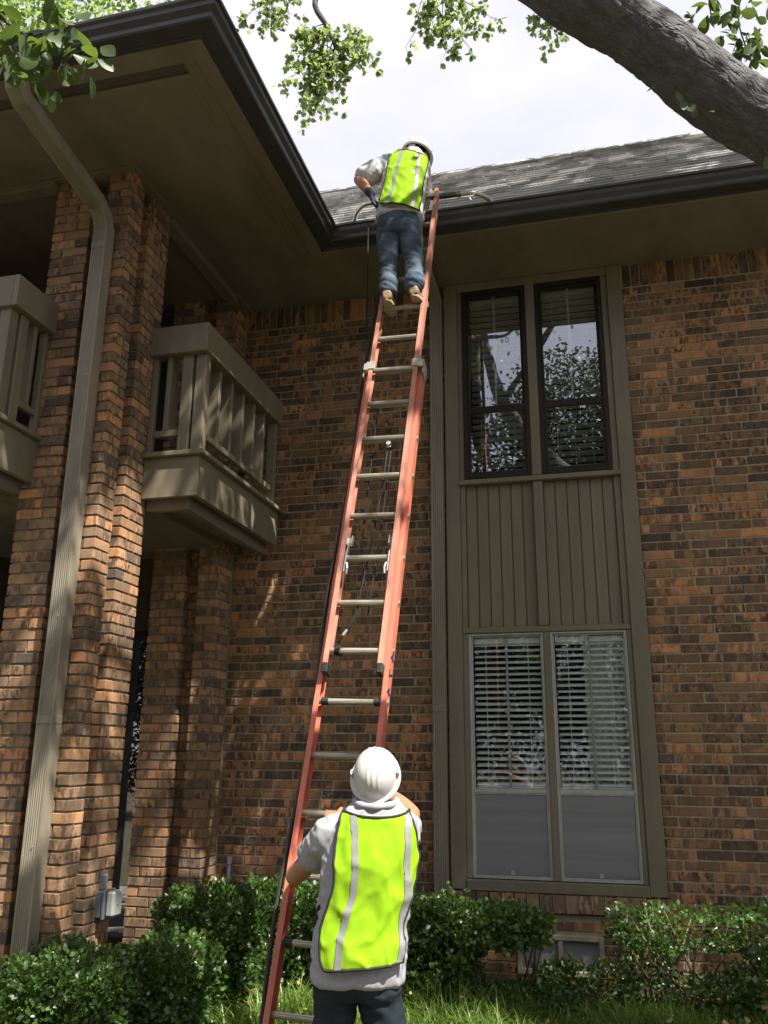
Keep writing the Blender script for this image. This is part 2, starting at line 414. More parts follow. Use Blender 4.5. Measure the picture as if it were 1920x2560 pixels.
# ------------------------------------------------------------------ helpers: mesh building
class MB:
    def __init__(self):
        self.v = []; self.f = []; self.r = []

    def add(self, verts, faces, rnd=None):
        o = len(self.v)
        self.v += [tuple(x) for x in verts]
        self.f += [tuple(i + o for i in f) for f in faces]
        if rnd is not None:
            self.r += [rnd] * len(verts)

    def box(self, x0, x1, y0, y1, z0, z1, ch=0.0):
        c = V(((x0 + x1) / 2, (y0 + y1) / 2, (z0 + z1) / 2))
        self.obox(c, V((1, 0, 0)), V((0, 1, 0)), V((0, 0, 1)), abs(x1 - x0) / 2, abs(y1 - y0) / 2, abs(z1 - z0) / 2, ch)
        return self

    def obox(self, c, ax, ay, az, hx, hy, hz, ch=0.0):
        c, ax, ay, az = V(c), V(ax), V(ay), V(az)
        if ch <= 0:
            vs = [c + ax * hx * sx + ay * hy * sy + az * hz * sz for sx in (-1, 1) for sy in (-1, 1) for sz in (-1, 1)]
            self.add(vs, [(0, 1, 3, 2), (4, 6, 7, 5), (0, 4, 5, 1), (2, 3, 7, 6), (0, 2, 6, 4), (1, 5, 7, 3)])
            return self
        ch = min(ch, hx * 0.45, hy * 0.45, hz * 0.45)
        vs = []; idx = {}
        for sx in (-1, 1):
            for sy in (-1, 1):
                for sz in (-1, 1):
                    for k in range(3):
                        h = [hx - ch, hy - ch, hz - ch]
                        h[k] += ch
                        idx[(sx, sy, sz, k)] = len(vs)
                        vs.append(c + ax * h[0] * sx + ay * h[1] * sy + az * h[2] * sz)
        fs = []
        I = idx
        for s in (-1, 1):
            q = [I[(s, -1, -1, 0)], I[(s, 1, -1, 0)], I[(s, 1, 1, 0)], I[(s, -1, 1, 0)]]
            fs.append(q if s > 0 else q[::-1])
            q = [I[(-1, s, -1, 1)], I[(-1, s, 1, 1)], I[(1, s, 1, 1)], I[(1, s, -1, 1)]]
            fs.append(q if s > 0 else q[::-1])
            q = [I[(-1, -1, s, 2)], I[(1, -1, s, 2)], I[(1, 1, s, 2)], I[(-1, 1, s, 2)]]
            fs.append(q if s > 0 else q[::-1])
        for a in (-1, 1):
            for b_ in (-1, 1):
                p = a * b_
                q = [I[(a, b_, -1, 0)], I[(a, b_, -1, 1)], I[(a, b_, 1, 1)], I[(a, b_, 1, 0)]]
                fs.append(q if p > 0 else q[::-1])
                q = [I[(a, -1, b_, 0)], I[(a, 1, b_, 0)], I[(a, 1, b_, 2)], I[(a, -1, b_, 2)]]
                fs.append(q if p > 0 else q[::-1])
                q = [I[(-1, a, b_, 1)], I[(-1, a, b_, 2)], I[(1, a, b_, 2)], I[(1, a, b_, 1)]]
                fs.append(q if p > 0 else q[::-1])
        for a in (-1, 1):
            for b_ in (-1, 1):
                for d in (-1, 1):
                    q = [I[(a, b_, d, 0)], I[(a, b_, d, 1)], I[(a, b_, d, 2)]]
                    fs.append(q if a * b_ * d > 0 else q[::-1])
        self.add(vs, fs)
        return self

    def bar(self, a, b, w, d, side=None, ch=0.0):
        """box from a to b, w across `side`, d along the other direction"""
        a, b = V(a), V(b)
        az = (b - a).normalized()
        side = V(side) if side is not None else V((1, 0, 0))
        ax = (side - az * side.dot(az)).normalized()
        ay = az.cross(ax)
        return self.obox((a + b) / 2, ax, ay, az, w / 2, d / 2, (b - a).length / 2, ch)

    def tube(self, pts, r, seg=8, caps=True):
        pts = [V(p) for p in pts]
        n = len(pts)
        rs = r if hasattr(r, '__len__') else [r] * n
        t = (pts[1] - pts[0]).normalized()
        ref = V((0, 0, 1)) if abs(t.z) < 0.9 else V((1, 0, 0))
        nx = t.cross(ref).normalized()
        vs = []
        for i in range(n):
            t = (pts[min(i + 1, n - 1)] - pts[max(i - 1, 0)]).normalized()
            nx = (nx - t * nx.dot(t)).normalized()
            ny = t.cross(nx)
            for k in range(seg):
                a = 2 * math.pi * k / seg
                vs.append(pts[i] + (nx * math.cos(a) + ny * math.sin(a)) * rs[i])
        fs = [(i * seg + k, i * seg + (k + 1) % seg, (i + 1) * seg + (k + 1) % seg, (i + 1) * seg + k) for i in range(n - 1) for k in range(seg)]
        if caps:
            fs.append(tuple(range(seg))[::-1])
            fs.append(tuple(range((n - 1) * seg, n * seg)))
        self.add(vs, fs)
        return self

    def prism(self, prof, a, b, ax, ay, caps=True):
        """extrude a 2-D outline (in ax, ay) from a to b"""
        a, b, ax, ay = V(a), V(b), V(ax), V(ay)
        n = len(prof)
        vs = [a + ax * p[0] + ay * p[1] for p in prof] + [b + ax * p[0] + ay * p[1] for p in prof]
        fs = [(i, (i + 1) % n, n + (i + 1) % n, n + i) for i in range(n)]
        if caps:
            fs += [tuple(range(n))[::-1], tuple(range(n, 2 * n))]
        self.add(vs, fs)
        return self

    def loft(self, secs, seg=28, p=2.3, sub=4):
        """closed body through (centre, half-width vector, half-depth vector) sections"""
        S_ = resample(secs, sub)
        vs = []
        for c, a, b in S_:
            for k in range(seg):
                t = 2 * math.pi * k / seg
                ct, st = math.cos(t), math.sin(t)
                vs.append(c + a * math.copysign(abs(ct) ** (2 / p), ct) + b * math.copysign(abs(st) ** (2 / p), st))
        n = len(S_)
        fs = [(i * seg + k, i * seg + (k + 1) % seg, (i + 1) * seg + (k + 1) % seg, (i + 1) * seg + k) for i in range(n - 1) for k in range(seg)]
        fs.append(tuple(range(seg))[::-1])
        fs.append(tuple(range((n - 1) * seg, n * seg)))
        self.add(vs, fs)
        return self

    def limb(self, pr, seg=14, sub=5):
        """rounded limb through (point, radius)"""
        pts = [(V(p), V((r, 0, 0)), V((0, 0, 0))) for p, r in pr]
        R_ = resample(pts, sub)
        P = [x[0] for x in R_]; r = [max(0.001, x[1].x) for x in R_]
        d0 = (P[0] - P[1]).normalized(); d1 = (P[-1] - P[-2]).normalized()
        head = [(P[0] + d0 * r[0] * k, r[0] * math.sqrt(max(0.02, 1 - k * k))) for k in (0.95, 0.7, 0.35)]
        tail = [(P[-1] + d1 * r[-1] * k, r[-1] * math.sqrt(max(0.02, 1 - k * k))) for k in (0.35, 0.7, 0.95)]
        self.tube([x[0] for x in head] + P + [x[0] for x in tail], [x[1] for x in head] + r + [x[1] for x in tail], seg)
        return self

    def mesh(self, name):
        me = bpy.data.meshes.new(name)
        me.from_pydata(self.v, [], self.f)
        if self.r and len(self.r) == len(self.v):
            at = me.attributes.new('rnd', 'FLOAT', 'POINT')
            at.data.foreach_set('value', np.array(self.r, dtype=np.float32))
        me.update()
        return me


def resample(secs, sub):
    out = []
    n = len(secs)
    for i in range(n - 1):
        p0, p1, p2, p3 = secs[max(i - 1, 0)], secs[i], secs[i + 1], secs[min(i + 2, n - 1)]
        for k in range(sub):
            t = k / sub
            out.append(tuple(0.5 * ((2 * p1[j]) + (p2[j] - p0[j]) * t + (2 * p0[j] - 5 * p1[j] + 4 * p2[j] - p3[j]) * t * t + (3 * p1[j] - p0[j] - 3 * p2[j] + p3[j]) * t ** 3) for j in range(3)))
    out.append(tuple(secs[-1]))
    return out


def obj(name, mb, mat, parent=None, smooth=False, kind=None):
    me = mb.mesh(name) if isinstance(mb, MB) else mb
    if smooth:
        me.shade_smooth()
    if mat is not None and not me.materials:
        me.materials.append(M[mat] if isinstance(mat, str) else mat)
    o = bpy.data.objects.new(name, me)
    COL.objects.link(o)
    if parent is not None:
        o.parent = parent
        if parent.type == 'EMPTY':
            o.matrix_parent_inverse = Matrix.Translation(-V(parent.location))
    if kind:
        o['kind'] = kind
    return o


def place(name, me, loc, parent, rot=None):
    """object sharing a mesh, under a part whose own transform is the identity"""
    o = bpy.data.objects.new(name, me)
    COL.objects.link(o)
    o.parent = parent
    if parent is not None and parent.type == 'EMPTY':
        o.matrix_parent_inverse = Matrix.Translation(-V(parent.location))
    o.location = loc
    if rot is not None:
        o.rotation_euler = rot
    return o


def thing(name, label, cat, loc=(0, 0, 0), group=None):
    o = bpy.data.objects.new(name, None)
    COL.objects.link(o)
    o.location = loc
    o.empty_display_size = 0.2
    tag(o, label, cat, group)
    return o


def tag(o, label, cat, group=None):
    o['label'] = label
    o['category'] = cat
    if group:
        o['group'] = group
    return o


def np_mesh(name, verts, faces_flat, sizes, rnd=None):
    me = bpy.data.meshes.new(name)
    nv, nf = len(verts), len(sizes)
    me.vertices.add(nv)
    me.vertices.foreach_set('co', np.asarray(verts, dtype=np.float32).ravel())
    me.loops.add(len(faces_flat))
    me.loops.foreach_set('vertex_index', np.asarray(faces_flat, dtype=np.int32))
    me.polygons.add(nf)
    st = np.concatenate([[0], np.cumsum(sizes)[:-1]]).astype(np.int32)
    me.polygons.foreach_set('loop_start', st)
    if rnd is not None:
        at = me.attributes.new('rnd', 'FLOAT', 'POINT')
        at.data.foreach_set('value', np.asarray(rnd, dtype=np.float32))
    me.update(calc_edges=True)
    me.validate()
    return me


LEAF_T = np.array([[0, 0, 0], [-0.30, 0.30, 0.06], [-0.27, 0.68, 0.05], [0, 1.0, -0.10], [0.27, 0.68, 0.05], [0.30, 0.30, 0.06], [0, 0.5, 0.0]])
LEAF_F = [(0, 6, 1), (1, 6, 2), (2, 6, 3), (3, 6, 4), (4, 6, 5), (5, 6, 0)]
LEAFB_T = np.array([[0, 0, 0]] + [[sx * w_, y_, .10 * w_ * 2 - .12 * y_ * y_] for sx in (-1, 1) for y_, w_ in ((.10, .07), (.25, .17), (.42, .25), (.60, .29), (.76, .26), (.90, .16), (.97, .07))] + [[0, 1.0, -.12]] + [[0, y_, -.12 * y_ * y_] for y_ in (.10, .25, .42, .60, .76, .90, .97)])
LEAFB_F = []
for s_ in (0, 1):
    e_ = [0] + [1 + 7 * s_ + k for k in range(7)] + [15]
    m_ = [0] + [16 + k for k in range(7)] + [15]
    for k in range(8):
        q_ = [e_[k], e_[k + 1], m_[k + 1], m_[k]]
        q_ = [v for i_, v in enumerate(q_) if v not in q_[:i_]]
        for t_ in range(len(q_) - 2):
            f_ = (q_[0], q_[t_ + 1], q_[t_ + 2])
            LEAFB_F.append(f_ if s_ == 0 else f_[::-1])
LEAF4_T = np.array([[0, 0, 0], [-0.30, 0.45, 0.07], [0, 1.0, -0.05], [0.30, 0.45, 0.07]])
LEAF4_F = [(0, 3, 1), (1, 3, 2)]


def rand_frames(n, ydir=None, spread=1.0, up=None):
    """random orthonormal frames; the leaf runs along y, its face normal is z"""
    y = RNG.normal(size=(n, 3))
    if ydir is not None:
        y = np.asarray(ydir) + y * spread
    y /= np.linalg.norm(y, axis=1, keepdims=True) + 1e-9
    z = RNG.normal(size=(n, 3))
    if up is not None:
        z = z * 0.6 + np.asarray(up)
    z -= y * np.sum(z * y, axis=1, keepdims=True)
    z /= np.linalg.norm(z, axis=1, keepdims=True) + 1e-9
    x = np.cross(y, z)
    return x, y, z


def leaves_mesh(name, pos, size, ydir=None, spread=1.0, up=None, fine=True, width=1.0):
    n = len(pos)
    T, Fc = (LEAF_T, LEAF_F) if fine else (LEAF4_T, LEAF4_F)
    x, y, z = rand_frames(n, ydir, spread, up)
    size = np.broadcast_to(size, (n,))
    t = T * np.array([width, 1, 1])
    vv = pos[:, None, :] + size[:, None, None] * (t[None, :, 0:1] * x[:, None, :] + t[None, :, 1:2] * y[:, None, :] + t[None, :, 2:3] * z[:, None, :])
    k = len(T)
    fa = np.array(Fc)
    ff = (fa[None] + (np.arange(n) * k)[:, None, None]).reshape(-1)
    rn = np.repeat(RNG.random(n), k)
    return np_mesh(name, vv.reshape(-1, 3), ff, np.full(n * len(Fc), 3), rn)


def fuse(mbs, voxel, smooth_it=6, factor=0.5):
    """join closed bodies into one continuous skin"""
    mb = MB()
    for m_ in mbs:
        mb.add(m_.v, m_.f)
    me = mb.mesh('fuse')
    o = bpy.data.objects.new('fuse', me)
    COL.objects.link(o)
    r = o.modifiers.new('r', 'REMESH'); r.mode = 'VOXEL'; r.voxel_size = voxel
    s = o.modifiers.new('s', 'SMOOTH'); s.iterations = smooth_it; s.factor = factor
    dg = bpy.context.evaluated_depsgraph_get()
    dg.update()
    out = bpy.data.meshes.new_from_object(o.evaluated_get(dg))
    bpy.data.objects.remove(o)
    return out


def displace(me, fn):
    """move every vertex along its normal by fn(co, normal)"""
    n = len(me.vertices)
    co = np.empty(n * 3); no = np.empty(n * 3)
    me.vertices.foreach_get('co', co)
    me.vertex_normals.foreach_get('vector', no) if hasattr(me, 'vertex_normals') else None
    co = co.reshape(-1, 3); no = no.reshape(-1, 3)
    d = np.array([fn(V(c), V(m_)) for c, m_ in zip(co, no)])
    co += no * d[:, None]
    me.vertices.foreach_set('co', co.ravel())
    me.update()
    return me


def ridge(p, freq, seed=0.0):
    """fold-like noise in -1..1"""
    return 1 - 2 * abs(mnoise.noise(V((p.x * freq[0] + seed, p.y * freq[1], p.z * freq[2]))))


# ------------------------------------------------------------------ the setting: ground
def ground_z(y):
    t = min(1, max(0, (y + 3.0) / 2.4))
    return -0.07 + 0.12 * t * t * (3 - 2 * t)


gx = np.concatenate([[-150, -60, -20, -8], np.linspace(-4, 8, 41), [14, 30, 80, 150]])
gy = np.concatenate([[-150, -60, -25, -12, -8], np.linspace(-6, 0.2, 32), [1, 20, 150]])
gv, gf = [], []
for j, y in enumerate(gy):
    for i, x in enumerate(gx):
        gv.append((x, y, ground_z(y) + 0.012 * mnoise.noise(V((x * 2, y * 2, 0)))))
for j in range(len(gy) - 1):
    for i in range(len(gx) - 1):
        a = j * len(gx) + i
        gf.append((a, a + 1, a + 1 + len(gx), a + len(gx)))
g = MB(); g.add(gv, gf)
obj('ground', g, 'soil', None, True, 'structure')
slab = MB().box(-6, -0.75, -3.1, -0.2, -0.02, 0.085, 0.01)
obj('patio_slab', slab, 'concrete', None, False, 'structure')

# ------------------------------------------------------------------ the building
ZF = 5.946          # soffit level
COURSE = 0.0762
BH = 0.0640
NC = 75
Z0 = ZF - 0.222 - NC * COURSE
bld = thing('apartment_building', 'two storey brown brick apartment building with taupe trim, balconies and shingled roof', 'building', (0, 0, 0))

BRICKS = []   # (x0,x1,y0,y1,z0,z1, host, tone)


def brick(x0, x1, y0, y1, z0, z1, host, tone):
    BRICKS.append((x0, x1, y0, y1, z0, z1, host, tone))


# back wall, mortar body with its openings
wl_ = MB()
wl_.box(-0.2, 2.0, 0.006, 0.25, -0.3, ZF + 0.3)
wl_.box(3.62, 7.6, 0.006, 0.25, -0.3, ZF + 0.3)
wl_.box(2.0, 2.50, 0.006, 0.25, -0.3, 0.50)
wl_.box(3.13, 3.62, 0.006, 0.25, -0.3, 0.50)
wl_.box(2.50, 3.13, 0.006, 0.25, 0.36, 0.50)
wl_.box(2.50, 3.13, 0.006, 0.25, -0.3, 0.08)
wall = obj('wall', wl_, 'mortar', bld)


def lay_wall(xa, xb, za, zb, y=0.0):
    i0 = int(round((za - Z0) / COURSE))
    i1 = int(round((zb - Z0) / COURSE))
    Lm = 0.2667
    for i in range(i0, i1):
        z = Z0 + i * COURSE
        x = xa
        first = (0.5 if i % 2 else 1.0) * Lm * random.uniform(0.82, 1.0)
        if random.random() < 0.25:
            first = 0.075
        w = first
        while x < xb - 0.02:
            xe = min(x + w, xb + 0.01)
            if xb - xe < 0.05:
                xe = xb + 0.01
            if xe - 0.01 - x > 0.02:
                pr = random.uniform(-0.0045, 0.0035)
                brick(x, xe - 0.012, y + pr, y + 0.03, z + random.uniform(-0.0012, 0.0012), z + BH + random.uniform(-0.0015, 0.0015), 'wall', 'w')
            x = xe
            w = Lm * random.uniform(0.97, 1.03)
            if random.random() < 0.10:
                w = Lm * 0.5


ZC = Z0 + NC * COURSE
lay_wall(0.0, 1.996, 0.0, ZC)
lay_wall(3.625, 6.4, 0.0, ZC)
for xa, xb in ((0.0, 1.996), (3.625, 6.4)):
    x = xa + 0.012
    while x < xb - 0.06:
        brick(x, x + 0.0655, random.uniform(-0.002, 0.002), 0.03, ZC + 0.004, ZF - 0.004, 'wall', 'w')
        x += COURSE
# below the window: courses, crawl vent, rowlock sill
i = 0
while True:
    z = Z0 + i * COURSE
    if z + BH > 0.505:
        break
    for xa, xb in (((2.0, 2.49), (3.14, 3.62)) if 0.02 < z < 0.36 else ((2.0, 3.62),)):
        x = xa - (0.13 if i % 2 else 0.0)
        while x < xb - 0.02:
            xs, xe = max(x, xa), min(x + 0.2567, xb)
            if xe - xs > 0.03:
                brick(xs, xe, random.uniform(-0.002, 0.002), 0.03, z, z + BH, 'wall', 'w')
            x += 0.2667
    i += 1
x = 2.005
while x < 3.56:
    brick(x, x + 0.087, -0.045, 0.06, 0.517, 0.645, 'wall', 'c')
    x += 0.097


# brick corner columns: two piers beside a corner pier, with recessed slots between
def column(yf, far, host):
    mb = MB()
    xl, xs1, xs2 = -0.642, -0.328, -0.192
    e = 0.010
    if not far:
        ya, yb, yc = yf + 0.184, yf + 0.292, yf + 0.603
        mb.box(xl + e, xs1 - e, yf + e, yf + 0.195, -0.2, ZF + 0.05)
        mb.box(xs2 + e, -e, yf + e, ya - e, -0.2, ZF + 0.05)
        mb.box(-0.2, -e, yb + e, yc - e, -0.2, ZF + 0.05)
        mb.box(-0.50, -0.125, yf + 0.125, yc - 0.05, -0.2, ZF + 0.05)
    else:
        ya = -0.02
        mb.box(xl + e, xs1 - e, yf + e, 0.0, -0.2, ZF + 0.05)
        mb.box(xs2 + e, -e, yf + e, ya, -0.2, ZF + 0.05)
        mb.box(-0.40, -0.15, yf + 0.125, 0.0, -0.2, ZF + 0.05)
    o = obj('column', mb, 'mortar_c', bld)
    n = int(ZF / COURSE) + 1
    for k in range(n):
        z = 0.0 + k * COURSE + 0.003
        z1 = min(z + BH, ZF - 0.002)
        if z1 - z < 0.02:
            continue
        ev = k % 2 == 0
        j = lambda: random.uniform(-0.0025, 0.0025)
        # left pier
        c = xl + 0.207 if ev else xl + 0.102
        dp = 0.195 if not far else -yf - 0.01
        brick(xl, c - 0.005, yf + j(), yf + dp, z, z1, host, 'c')
        brick(c + 0.005, xs1, yf + j(), yf + dp, z, z1, host, 'c')
        # corner pier
        if not far:
            if ev:
                brick(xs2, 0.0 + j(), yf + j(), yf + 0.088, z, z1, host, 'c')
                brick(xs2, 0.0 + j(), yf + 0.098, ya, z, z1, host, 'c')
            else:
                brick(xs2, -0.101, yf + j(), ya, z, z1, host, 'c')
                brick(-0.091, 0.0 + j(), yf + j(), ya, z, z1, host, 'c')
        else:
            if ev:
                brick(xs2, 0.0 + j(), yf + j(), yf + 0.092, z, z1, host, 'c')
                brick(-0.10, 0.0 + j(), yf + 0.102, yf + 0.30, z, z1, host, 'c')
            else:
                brick(xs2, -0.101, yf + j(), yf + 0.1, z, z1, host, 'c')
                brick(-0.091, 0.0 + j(), yf + j(), yf + 0.19, z, z1, host, 'c')
                brick(-0.10, 0.0 + j(), yf + 0.2, yf + 0.305, z, z1, host, 'c')
        # slots
        brick(xs1 + 0.004, xs2 - 0.004, yf + 0.115, yf + 0.16, z, z1, host, 'c')
        if not far:
            brick(-0.17, -0.115, ya + 0.004, yb - 0.004, z, z1, host, 'c')
            c = yb + 0.205 if ev else yb + 0.102
            brick(-0.2, 0.0 + j(), yb, c - 0.005, z, z1, host, 'c')
            brick(-0.2, 0.0 + j(), c + 0.005, yc, z, z1, host, 'c')
    return o


HOSTS = {'wall': wall}
HOSTS['near'] = column(-2.245, False, 'near')
HOSTS['far'] = column(-0.327, True, 'far')


def brick_area(b):
    c = V(((b[0] + b[1]) / 2, b[2], (b[4] + b[5]) / 2))
    q = project(c)
    if q is None or not (0 < q[0] < 1920 and 0 < q[1] < 2330):
        return 0
    d = (CAM - c).normalized()
    a = (b[1] - b[0]) * (b[5] - b[4]) * max(0, -d.y)
    if abs(b[1]) < 0.01:
        a += (b[3] - b[2]) * (b[5] - b[4]) * max(0, d.x)
    if b[7] == 'c' and b[2] > -2.2 and b[6] == 'near' and b[1] < -0.1:
        a *= 0.1
    if b[6] == 'near' and b[1] < -0.19 and b[0] > -0.31:
        a *= 0.1
    return a / q[2] ** 2


order = sorted(range(len(BRICKS)), key=lambda i: -brick_area(BRICKS[i]))
single = set(order[:300])
CACHE = {}


def brick_shape(dx, dy, dz, variant):
    key = (round(dx, 2), round(dy, 2), round(dz, 3), variant)
    if key in CACHE:
        return CACHE[key]
    rr = random.Random(hash(key))
    mb = MB().box(-key[0] / 2, key[0] / 2, -key[1] / 2, key[1] / 2, -key[2] / 2, key[2] / 2, 0.0035)
    mb.v = [(x + rr.uniform(-.002, .002), y + rr.uniform(-.0014, .0014), z + rr.uniform(-.0022, .0022)) for x, y, z in mb.v]
    CACHE[key] = mb
    return mb


MESHES = {}
rest = MB()
restc = MB()
for i, (x0, x1, y0, y1, z0, z1, host, tone) in enumerate(BRICKS):
    c = ((x0 + x1) / 2, (y0 + y1) / 2, (z0 + z1) / 2)
    var = random.randrange(3)
    sh = brick_shape(x1 - x0, y1 - y0, z1 - z0, var)
    if i in single:
        key = (id(sh), tone)
        if key not in MESHES:
            me = sh.mesh('brick'); me.materials.append(M['brick_' + tone]); MESHES[key] = me
        place('brick', MESHES[key], c, HOSTS[host])
    else:
        tgt = restc if tone == 'c' else rest
        sx, sz = (x1 - x0) / max(0.01, round(x1 - x0, 2)), (z1 - z0) / round(z1 - z0, 3)
        tgt.add([(v[0] * sx + c[0], v[1] + c[1], v[2] * sz + c[2]) for v in sh.v], sh.f, random.random())
br = rest.mesh('brickwork')
br.materials.append(M['brick_wa'])
br.materials.append(M['brick_ca'])
# the columns' remaining bricks join the same part, with their own material
n0, f0 = len(rest.v), len(rest.f)
rest.add(restc.v, restc.f)
rest.r += restc.r
br2 = rest.mesh('brickwork')
br2.materials.append(M['brick_wa']); br2.materials.append(M['brick_ca'])
mi = np.zeros(len(br2.polygons), dtype=np.int32); mi[f0:] = 1
br2.polygons.foreach_set('material_index', mi)
bpy.data.meshes.remove(br)
obj('brickwork', br2, None, bld, False, 'stuff')

# ---- window bay: trim boards, siding, four windows
T0, T1 = -0.035, 0.10


def trim(x0, x1, y0, y1, z0, z1, mat='paint', name='trim_board', ch=0.004, parent=None):
    return obj(name, MB().box(x0, x1, y0, y1, z0, z1, ch), mat, parent or bld)


trim(1.999, 2.122, T0, T1, 0.655, 5.943)
trim(3.492, 3.618, T0, T1, 0.655, 5.943)
trim(2.1225, 3.4915, T0 + .004, T1, 5.86, 5.942, name='header_board')
trim(2.1225, 2.168, T0 + .022, T1, 2.66, 5.8595)
trim(3.436, 3.4915, T0 + .022, T1, 2.66, 5.8595)
trim(2.758, 2.842, T0 + .006, T1, 4.0, 5.8595, name='mullion')
trim(2.110, 3.500, T0 - .022, T1 - .01, 3.945, 3.990, name='sill_rail', ch=0.006)
trim(2.1225, 3.4915, T0 + .008, T1, 2.640, 2.690, name='sill_rail', ch=0.006)
trim(2.760, 2.842, T0 + .002, T1, 2.6905, 3.9445, name='mullion')
trim(2.790, 2.845, T0 + .010, T1, 0.735, 2.6395, name='mullion')
trim(2.1225, 2.172, T0 + .018, T1, 0.735, 2.6395)
trim(3.452, 3.4915, T0 + .018, T1, 0.735, 2.6395)
trim(2.1225, 3.4915, T0 - .012, T1, 0.650, 0.732, name='window_sill', ch=0.006)
for xa, xb in ((2.168, 2.7595), (2.8425, 3.436)):
    pan = obj('siding_panel', MB().box(xa, xb, 0.030, 0.06, 2.6905, 3.944), 'paint_sid', bld)
    n = 6
    w = (xb - xa) / n
    for k in range(n):
        j = random.uniform(-0.001, 0.001)
        obj('board', MB().box(xa + k * w + 0.0042, xa + (k + 1) * w - 0.0042, 0.014 + j, 0.0295, 2.691, 3.9435, 0.003), 'paint_sid', pan)


def slats(parent, xa, xb, za, zb, step, mat, y=0.12, tilt=14, depth=0.045):
    mb = MB()
    t = math.radians(tilt)
    ay = V((0, math.cos(t), math.sin(t))); az = V((0, -math.sin(t), math.cos(t)))
    mb.obox(V((0, 0, 0)), V((1, 0, 0)), ay, az, (xb - xa) / 2, depth / 2, 0.0014)
    me = mb.mesh('slat')
    me.materials.append(M[mat])
    z = zb
    while z > za:
        place('slat', me, ((xa + xb) / 2 + random.uniform(-.002, .002), y, z), parent, (random.uniform(-.05, .05), random.uniform(-.004, .004), 0))
        z -= step
    for q in (0.18, 0.5, 0.82):
        xq = xa + (xb - xa) * q
        obj('ladder_cord', MB().box(xq - 0.002, xq + 0.002, y - depth / 2 - 0.003, y - depth / 2 - 0.001, za, zb + step), mat, parent)


def frame_mb(x0, x1, z0, z1, w, y0, y1, ch=0.003):
    mb = MB()
    mb.box(x0, x0 + w, y0, y1, z0, z1, ch); mb.box(x1 - w, x1, y0, y1, z0, z1, ch)
    mb.box(x0 + w, x1 - w, y0 + .0005, y1, z1 - w, z1, ch); mb.box(x0 + w, x1 - w, y0 + .0005, y1, z0, z0 + w, ch)
    return mb


def upper_window(x0, x1):
    z0, z1, zr = 4.0, 5.857, 4.648
    w = obj('window', frame_mb(x0, x1, z0, z1, 0.038, -0.030, 0.09), 'bronze', bld)
    obj('sash', frame_mb(x0 + .038, x1 - .038, zr, z1 - .038, 0.020, -0.008, 0.05), 'bronze', w)
    obj('sash', frame_mb(x0 + .038, x1 - .038, z0 + .038, zr + .004, 0.026, -0.018, -0.0085), 'bronze', w)
    obj('meeting_rail', MB().box(x0 + .0385, x1 - .0385, -0.026, -0.006, zr - .03, zr + .034, .003), 'bronze', w)
    obj('pane', MB().box(x0 + .05, x1 - .05, 0.018, 0.022, zr + .012, z1 - .05), 'glass_up', w)
    obj('pane', MB().box(x0 + .06, x1 - .06, -0.0135, -0.0105, z0 + .06, zr - .012), 'glass_up', w)
    obj('muntin', MB().box((x0 + x1) / 2 - .008, (x0 + x1) / 2 + .008, 0.026, 0.034, zr + .03, z1 - .056), 'slat_dim', w)
    slats(w, x0 + .06, x1 - .06, z0 + .07, z1 - .10, 0.064, 'slat_dim', 0.125, -20, 0.058)
    obj('blind_rail', MB().box(x0 + .055, x1 - .055, 0.09, 0.15, z1 - .085, z1 - .04, .004), 'slat_dim', w)


def lower_window(x0, x1):
    z0, z1, zr = 0.738, 2.638, 1.388
    w = obj('window', frame_mb(x0, x1, z0, z1, 0.016, -0.012, 0.08, .002), 'alum', bld)
    obj('sash', frame_mb(x0 + .016, x1 - .016, zr + .004, z1 - .016, 0.012, 0.012, 0.05, .002), 'alum', w)
    obj('meeting_rail', MB().box(x0 + .0165, x1 - .0165, -0.006, 0.03, zr - .018, zr + .018, .003), 'alum', w)
    obj('sash', frame_mb(x0 + .0165, x1 - .0165, z0 + .016, zr - .0185, 0.010, -0.004, 0.03, .002), 'alum', w)
    obj('pane', MB().box(x0 + .028, x1 - .028, 0.028, 0.032, zr + .018, z1 - .029), 'glass', w)
    xm = (x0 + x1) / 2
    obj('muntin', MB().box(xm - .009, xm + .009, 0.0345, 0.046, zr + .02, z1 - .03, .002), 'alum', w)
    sc = MB().box(x0 + .027, x1 - .027, 0.004, 0.006, z0 + .027, zr - .029)
    obj('insect_screen', sc, 'screen', w)
    obj('bottom_rail', MB().box(x0 + .03, x1 - .03, -0.002, 0.003, z0 + .030, z0 + .062, .001), 'screen', w)
    obj('latch', MB().box(xm - .014, xm + .014, -0.006, -0.0022, z0 + .03, z0 + .064, .002), 'alum', w)
    slats(w, x0 + .035, x1 - .035, zr + .03, z1 - .085, 0.0485, 'slat', 0.085, 26, 0.052)
    obj('blind_rail', MB().box(x0 + .03, x1 - .03, 0.058, 0.115, z1 - .078, z1 - .03, .004), 'slat', w)
    obj('bottom_bar', MB().box(x0 + .035, x1 - .035, 0.062, 0.11, zr + .018, zr + .032, .003), 'slat', w)


upper_window(2.169, 2.757)
upper_window(2.843, 3.435)
lower_window(2.173, 2.789)
lower_window(2.846, 3.451)
# dark rooms behind the glass
for za, zb in ((3.99, 5.9), (0.7, 2.66)):
    rm = MB()
    rm.box(1.6, 4.0, 1.6, 1.62, za, zb); rm.box(1.6, 1.62, 0.26, 1.6, za, zb); rm.box(3.98, 4.0, 0.26, 1.6, za, zb)
    rm.box(1.6, 4.0, 0.26, 1.6, za - .02, za - .001); rm.box(1.6, 4.0, 0.26, 1.6, zb, zb + .02)
    obj('room', rm, 'room', bld)
